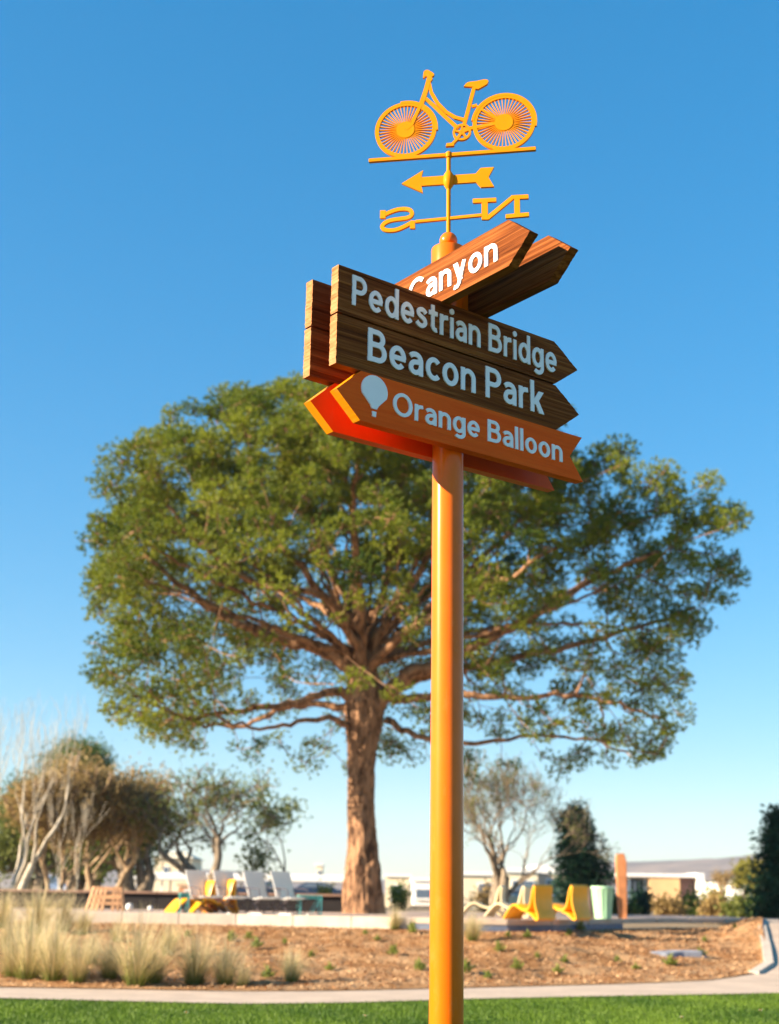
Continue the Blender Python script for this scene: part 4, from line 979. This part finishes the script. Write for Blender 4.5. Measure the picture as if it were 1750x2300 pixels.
# balls on the terrace
for x_, d_, lb in ((279, .16, 'white ball on the terrace just beside the timber slat chair'), (324, .11, 'smaller white ball lying at foot of the dark wall')):
    o = MB().lathe([(d_/2*math.cos(a)+.0004, d_/2+d_/2*math.sin(a)) for a in np.linspace(-PI/2, PI/2, 14)], 24).build('ball', M['chair_white'], None, smooth='all')
    o.location = on_terrace(x_, 31.2); tag(o, lb, 'ball')
# bins and timber totem
def bin_(xd, Y, r0, r1, h, mat, label):
    root = empty('litter_bin', on_terrace(xd, Y)); tag(root, label, 'bin')
    MB().lathe([(r0, 0), (r0*1.01, .02), (r1*.985, h-.06), (r1, h-.055)], 28).build('bin_body', mat, root, smooth=True)
    MB().lathe([(r1*1.05, h-.055), (r1*1.06, h-.01), (r1*1.02, h), (r1*.86, h), (r1*.84, h-.05)], 28).build('rim', mat, root, smooth=True)
    m = MB()
    for k in range(14):
        a = 2*PI*k/14; m.bar(((r0+.004)*math.cos(a), (r0+.004)*math.sin(a), .03), ((r1*.985+.004)*math.cos(a), (r1*.985+.004)*math.sin(a), h-.07), .014)
    m.build('ribs', mat, root)
bin_(1300, 29.2, .165, .225, .66, M['bin_green'], 'tapered mint green litter bin beside timber totem')
bin_(1275, 29.9, .175, .19, .64, M['bin_brown'], 'dark brown litter bin standing between yellow chair and mint bin')
root = empty('timber_totem', on_terrace(1342, 30.0)); tag(root, 'tall square red-brown timber post beside the mint green bin', 'post')
MB().add([(-.085, -.085, 0), (.085, -.085, 0), (.085, .085, 0), (-.085, .085, 0), (-.11, -.10, 1.18), (.11, -.10, 1.18), (.11, .10, 1.18), (-.11, .10, 1.18), (-.095, -.09, 1.33), (.06, -.09, 1.36), (.06, .09, 1.36), (-.095, .09, 1.33)],
  [(3, 2, 1, 0), (0, 1, 5, 4), (1, 2, 6, 5), (2, 3, 7, 6), (3, 0, 4, 7), (4, 5, 9, 8), (5, 6, 10, 9), (6, 7, 11, 10), (7, 4, 8, 11), (8, 9, 10, 11)]).build('post', M['totem'], root, bevel=.012)
MB().box((.108, 0, .78), (.03, .12, .16)).build('sign_plate', M['wire'], root, bevel=.003)

# ------------------------------------------------------------------ vehicles
def car(xd, Y, rz, paintm, label, L_=4.4, Wd=1.78, Ht=1.45):
    root = empty('parked_car', (at(xd, 1930, Y).x, Y, gz(Y)), rz); tag(root, label, 'car')
    side = [(-.5, .22), (-.5, .55), (-.44, .64), (-.26, .68), (-.13, .95), (-.02, 1.0), (.20, 1.0), (.36, .74), (.48, .68), (.5, .5), (.5, .22)]
    m = MB(); n = len(side)
    for yy, f in ((-.5, 0), (-.40, 1), (.40, 1), (.5, 0)):
        for a, z in side:
            inset = .0 if z < .7 else (z-.7)*.35
            m.V.append((a*L_*(1 if f else .99), yy*Wd*(1-inset*.5), z*Ht*(1 if f or z < .72 else .985)))
    for j in range(3):
        for i in range(n): m.F.append((j*n+i, j*n+(i+1) % n, (j+1)*n+(i+1) % n, (j+1)*n+i))
    m.F += [tuple(range(n-1, -1, -1)), tuple(3*n+i for i in range(n))]
    m.build('body', paintm, root, smooth=True, bevel=.02)
    for s in (-1, 1):
        m = MB()
        for poly in ([(-.20, .72), (-.11, .92), (.02, .95), (.02, .72)], [(.04, .72), (.04, .95), (.18, .95), (.30, .73)]):
            y0 = s*Wd*.488
            m2 = MB().plate([(a*L_, z*Ht) for a, z in poly], y0-.01, y0+.01); m2.build('side_window', M['glass'], root)
        for a in (-.31, .31):
            w_ = MB().tube([(a*L_, s*(Wd/2-.19), .31), (a*L_, s*(Wd/2+.012), .31)], .315, 22).build('wheel', M['tyre'], root)
            MB().tube([(a*L_, s*(Wd/2), .31), (a*L_, s*(Wd/2+.02), .31)], .20, 18).build('rim', M['silver'], w_)
        MB().box((-.492*L_, s*Wd*.36, .54*Ht), (.05, .30, .12)).build('headlight', M['letter'], root, bevel=.01)
    m = MB(); a0, a1 = (-.245, .70), (-.135, .935)
    m.add([(a0[0]*L_-.02, -Wd*.40, a0[1]*Ht), (a0[0]*L_-.02, Wd*.40, a0[1]*Ht), (a1[0]*L_-.03, Wd*.36, a1[1]*Ht+.03), (a1[0]*L_-.03, -Wd*.36, a1[1]*Ht+.03)], [(0, 1, 2, 3)]).build('windscreen', M['glass'], root)
car(132, 78, R(90), M['silver'], 'silver car parked nose-on beyond the low dark wall')
car(560, 92, R(0), M['navy'], 'dark navy car parked side-on behind the middle white chairs')
car(690, 92, R(180), M['navy'], 'dark navy car parked side-on next to the pine trunk')

# ------------------------------------------------------------------ buildings
def house(name, x0, x1, ytop, Y, dep, mat, label, wins=(), roof='flat', roofmat=None, trim=None, parapet=.25, cat='building'):
    xa, xb = at(x0, 1920, Y).x, at(x1, 1920, Y).x; zt = at((x0+x1)/2, ytop, Y).z; b = gz(Y); w = xb-xa; h = zt-b
    root = empty(name, ((xa+xb)/2, Y, b)); tag(root, label, cat)
    MB().box((0, dep/2, h/2-.05), (w, dep, h+.1)).build('wall', mat, root)
    if roof == 'flat': MB().box((0, dep/2, h+.05+parapet/2), (w+.25, dep+.25, parapet)).build('roof', roofmat or M['white'], root, bevel=.02)
    else:
        m = MB(); e = .25; r_ = roof
        m.V = [(-w/2-e, -e, h+.05), (w/2+e, -e, h+.05), (w/2+e, dep+e, h+.05), (-w/2-e, dep+e, h+.05), (-w*.15, dep/2, h+r_), (w*.15, dep/2, h+r_)]
        m.F = [(3, 2, 1, 0), (0, 1, 5, 4), (1, 2, 5), (2, 3, 4, 5), (3, 0, 4)]; m.build('roof', roofmat or M['terracotta'], root)
    for (u, v, ww, hh) in wins:
        cx_, cz_ = -w/2+u*w, v*h
        f = MB().box((cx_, -.02, cz_), (ww+.16, .08, hh+.16)).build('window', trim or M['white'], root)
        MB().box((cx_, -.045, cz_), (ww, .06, hh)).build('pane', M['glass'], f)
        MB().box((cx_, -.09, cz_-hh/2-.11), (ww+.26, .14, .05)).build('sill', trim or M['white'], f)
    return root
house('gabled_house', 330, 410, 1852, 122, 7, M['cream'], 'cream house with pitched roof behind the white carport', [(.32, .72, .4, .5), (.72, .72, .4, .5)], roof=.7, roofmat=M['cream'])
house('small_tower', 680, 694, 1868, 140, 2.5, M['cream'], 'slim cream tower beyond the end of the carport', [(.5, .8, .25, .5)], parapet=.2)
house('cream_building', 832, 884, 1893, 85, 7, M['cream'], 'cream flat-roofed building beside the great pine trunk', [(.45, .5, .6, .8)], parapet=.15)
house('grey_building', 892, 950, 1902, 100, 7, M['white'], 'low white building with dark window band behind the orange post', [(.4, .5, 1.2, .6)])
house('cream_block', 985, 1066, 1890, 80, 7, M['cream'], 'cream block with plain walls behind cream loungers', [(.75, .55, .7, .8)], parapet=.2)
house('pale_building', 1092, 1160, 1884, 88, 8, M['cream'], 'pale cream building behind the sparse tree', [(.35, .6, .6, .8), (.7, .6, .6, .8)], parapet=.3)
house('pink_tan_building', 1160, 1262, 1886, 92, 8, M['pinkish'], 'pinkish tan building with white parapet behind the yellow chairs', [(.3, .62, .7, .9)], parapet=.55)
house('terracotta_shed', 385, 470, 1912, 78, 4, M['terracotta'], 'low terracotta shed seen under the white carport', [(.3, .6, .5, .35), (.7, .6, .5, .35)], parapet=.1, roofmat=M['terracotta'])
house('far_white_house', 1548, 1578, 1908, 120, 6, M['white'], 'small far white house beside the reddish bare tree', [(.5, .55, .5, .6)], parapet=.15)
house('far_white_house', 1582, 1645, 1916, 110, 6, M['white'], 'long low far white house in front of the round yellow tree', [(.25, .5, .7, .6), (.65, .5, .7, .6)], parapet=.15)
house('far_cream_house', 1600, 1640, 1903, 135, 6, M['cream'], 'far cream house standing behind the long white one', [(.3, .75, .5, .6), (.7, .75, .5, .6)], parapet=.15)
# modern house
Y = 125; xa, xb = at(1352, 1920, Y).x, at(1520, 1920, Y).x; b = gz(Y); w = xb-xa; zt = at(1430, 1884, Y).z-b
root = empty('modern_house', (xa, Y, b)); tag(root, 'modern house with white roof slab, tan wall and mauve panel', 'building')
U = lambda xd: at(xd, 1920, Y).x-xa
MB().box((w/2-.1, 3.2, zt-.14), (w+.3, 6.2, .28)).build('roof', M['white'], root, bevel=.02)
MB().box(((U(1402)+U(1468))/2, 3.0, (zt-.28)/2), (U(1468)-U(1402), 5.5, zt-.284)).build('wall', M['tan'], root)
MB().box(((U(1468)+U(1504))/2, 3.6, (zt-.28)/2), (U(1504)-U(1468)-.01, 5.0, zt-.29)).build('side_panel', M['mauve'], root)
MB().box((U(1512), 2.8, (zt+.1)/2), (.6, 5.8, zt+.1)).build('pillar', M['white'], root)
MB().box((U(1376), 3.4, (zt-.28)/2), (U(1400)-U(1352)-.05, 4.6, zt-.29)).build('rear_wall', M['white'], root)
for k in range(4):
    xc = U(1352)+.5+k*(U(1400)-U(1352)-.4)/4
    f = MB().box((xc, 1.06, (zt-.3)/2), (.80, .08, zt-.5)).build('window', M['white'], root); MB().box((xc, 1.03, (zt-.3)/2), (.66, .06, zt-.66)).build('pane', M['glass'], f)
# long white carport
Y = 105; xa, xb = at(256, 1890, Y).x, at(760, 1890, Y).x; zt = at(500, 1884, Y).z; zb = at(500, 1900, Y).z; b = gz(Y)
root = empty('carport', ((xa+xb)/2, Y, b)); tag(root, 'long white flat-roofed carport behind the white chairs', 'carport'); w = xb-xa
MB().box((0, 2.2, (zt+zb)/2-b), (w, 5, zt-zb)).build('roof', M['white'], root, bevel=.12)
for k in range(7):
    for yy in (.2, 4.3):
        MB().box((-w/2+.5+k*(w-1)/6, yy, (zb-b)/2), (.14, .14, zb-b)).build('post', M['white'], root)
# ------------------------------------------------------------------ haze over the far land
m = MB().box((0, 1600, 50), (7600, 4000, 120)); hz = m.build('haze', None)
hm = bpy.data.materials.new('thin_haze'); hm.use_nodes = True; hm.node_tree.nodes.clear()
pv = hm.node_tree.nodes.new('ShaderNodeVolumePrincipled'); ho = hm.node_tree.nodes.new('ShaderNodeOutputMaterial'); hm.node_tree.links.new(pv.outputs[0], ho.inputs['Volume'])
pv.inputs['Density'].default_value = .00015; pv.inputs['Color'].default_value = (.80, .88, 1, 1); pv.inputs['Anisotropy'].default_value = .2
hz.data.materials.append(hm); tag(hz, 'thin pale haze over the far hills and houses', 'haze', kind='stuff')
print('tris', sum(len(o.data.polygons) for o in bpy.data.objects if o.type == 'MESH'))
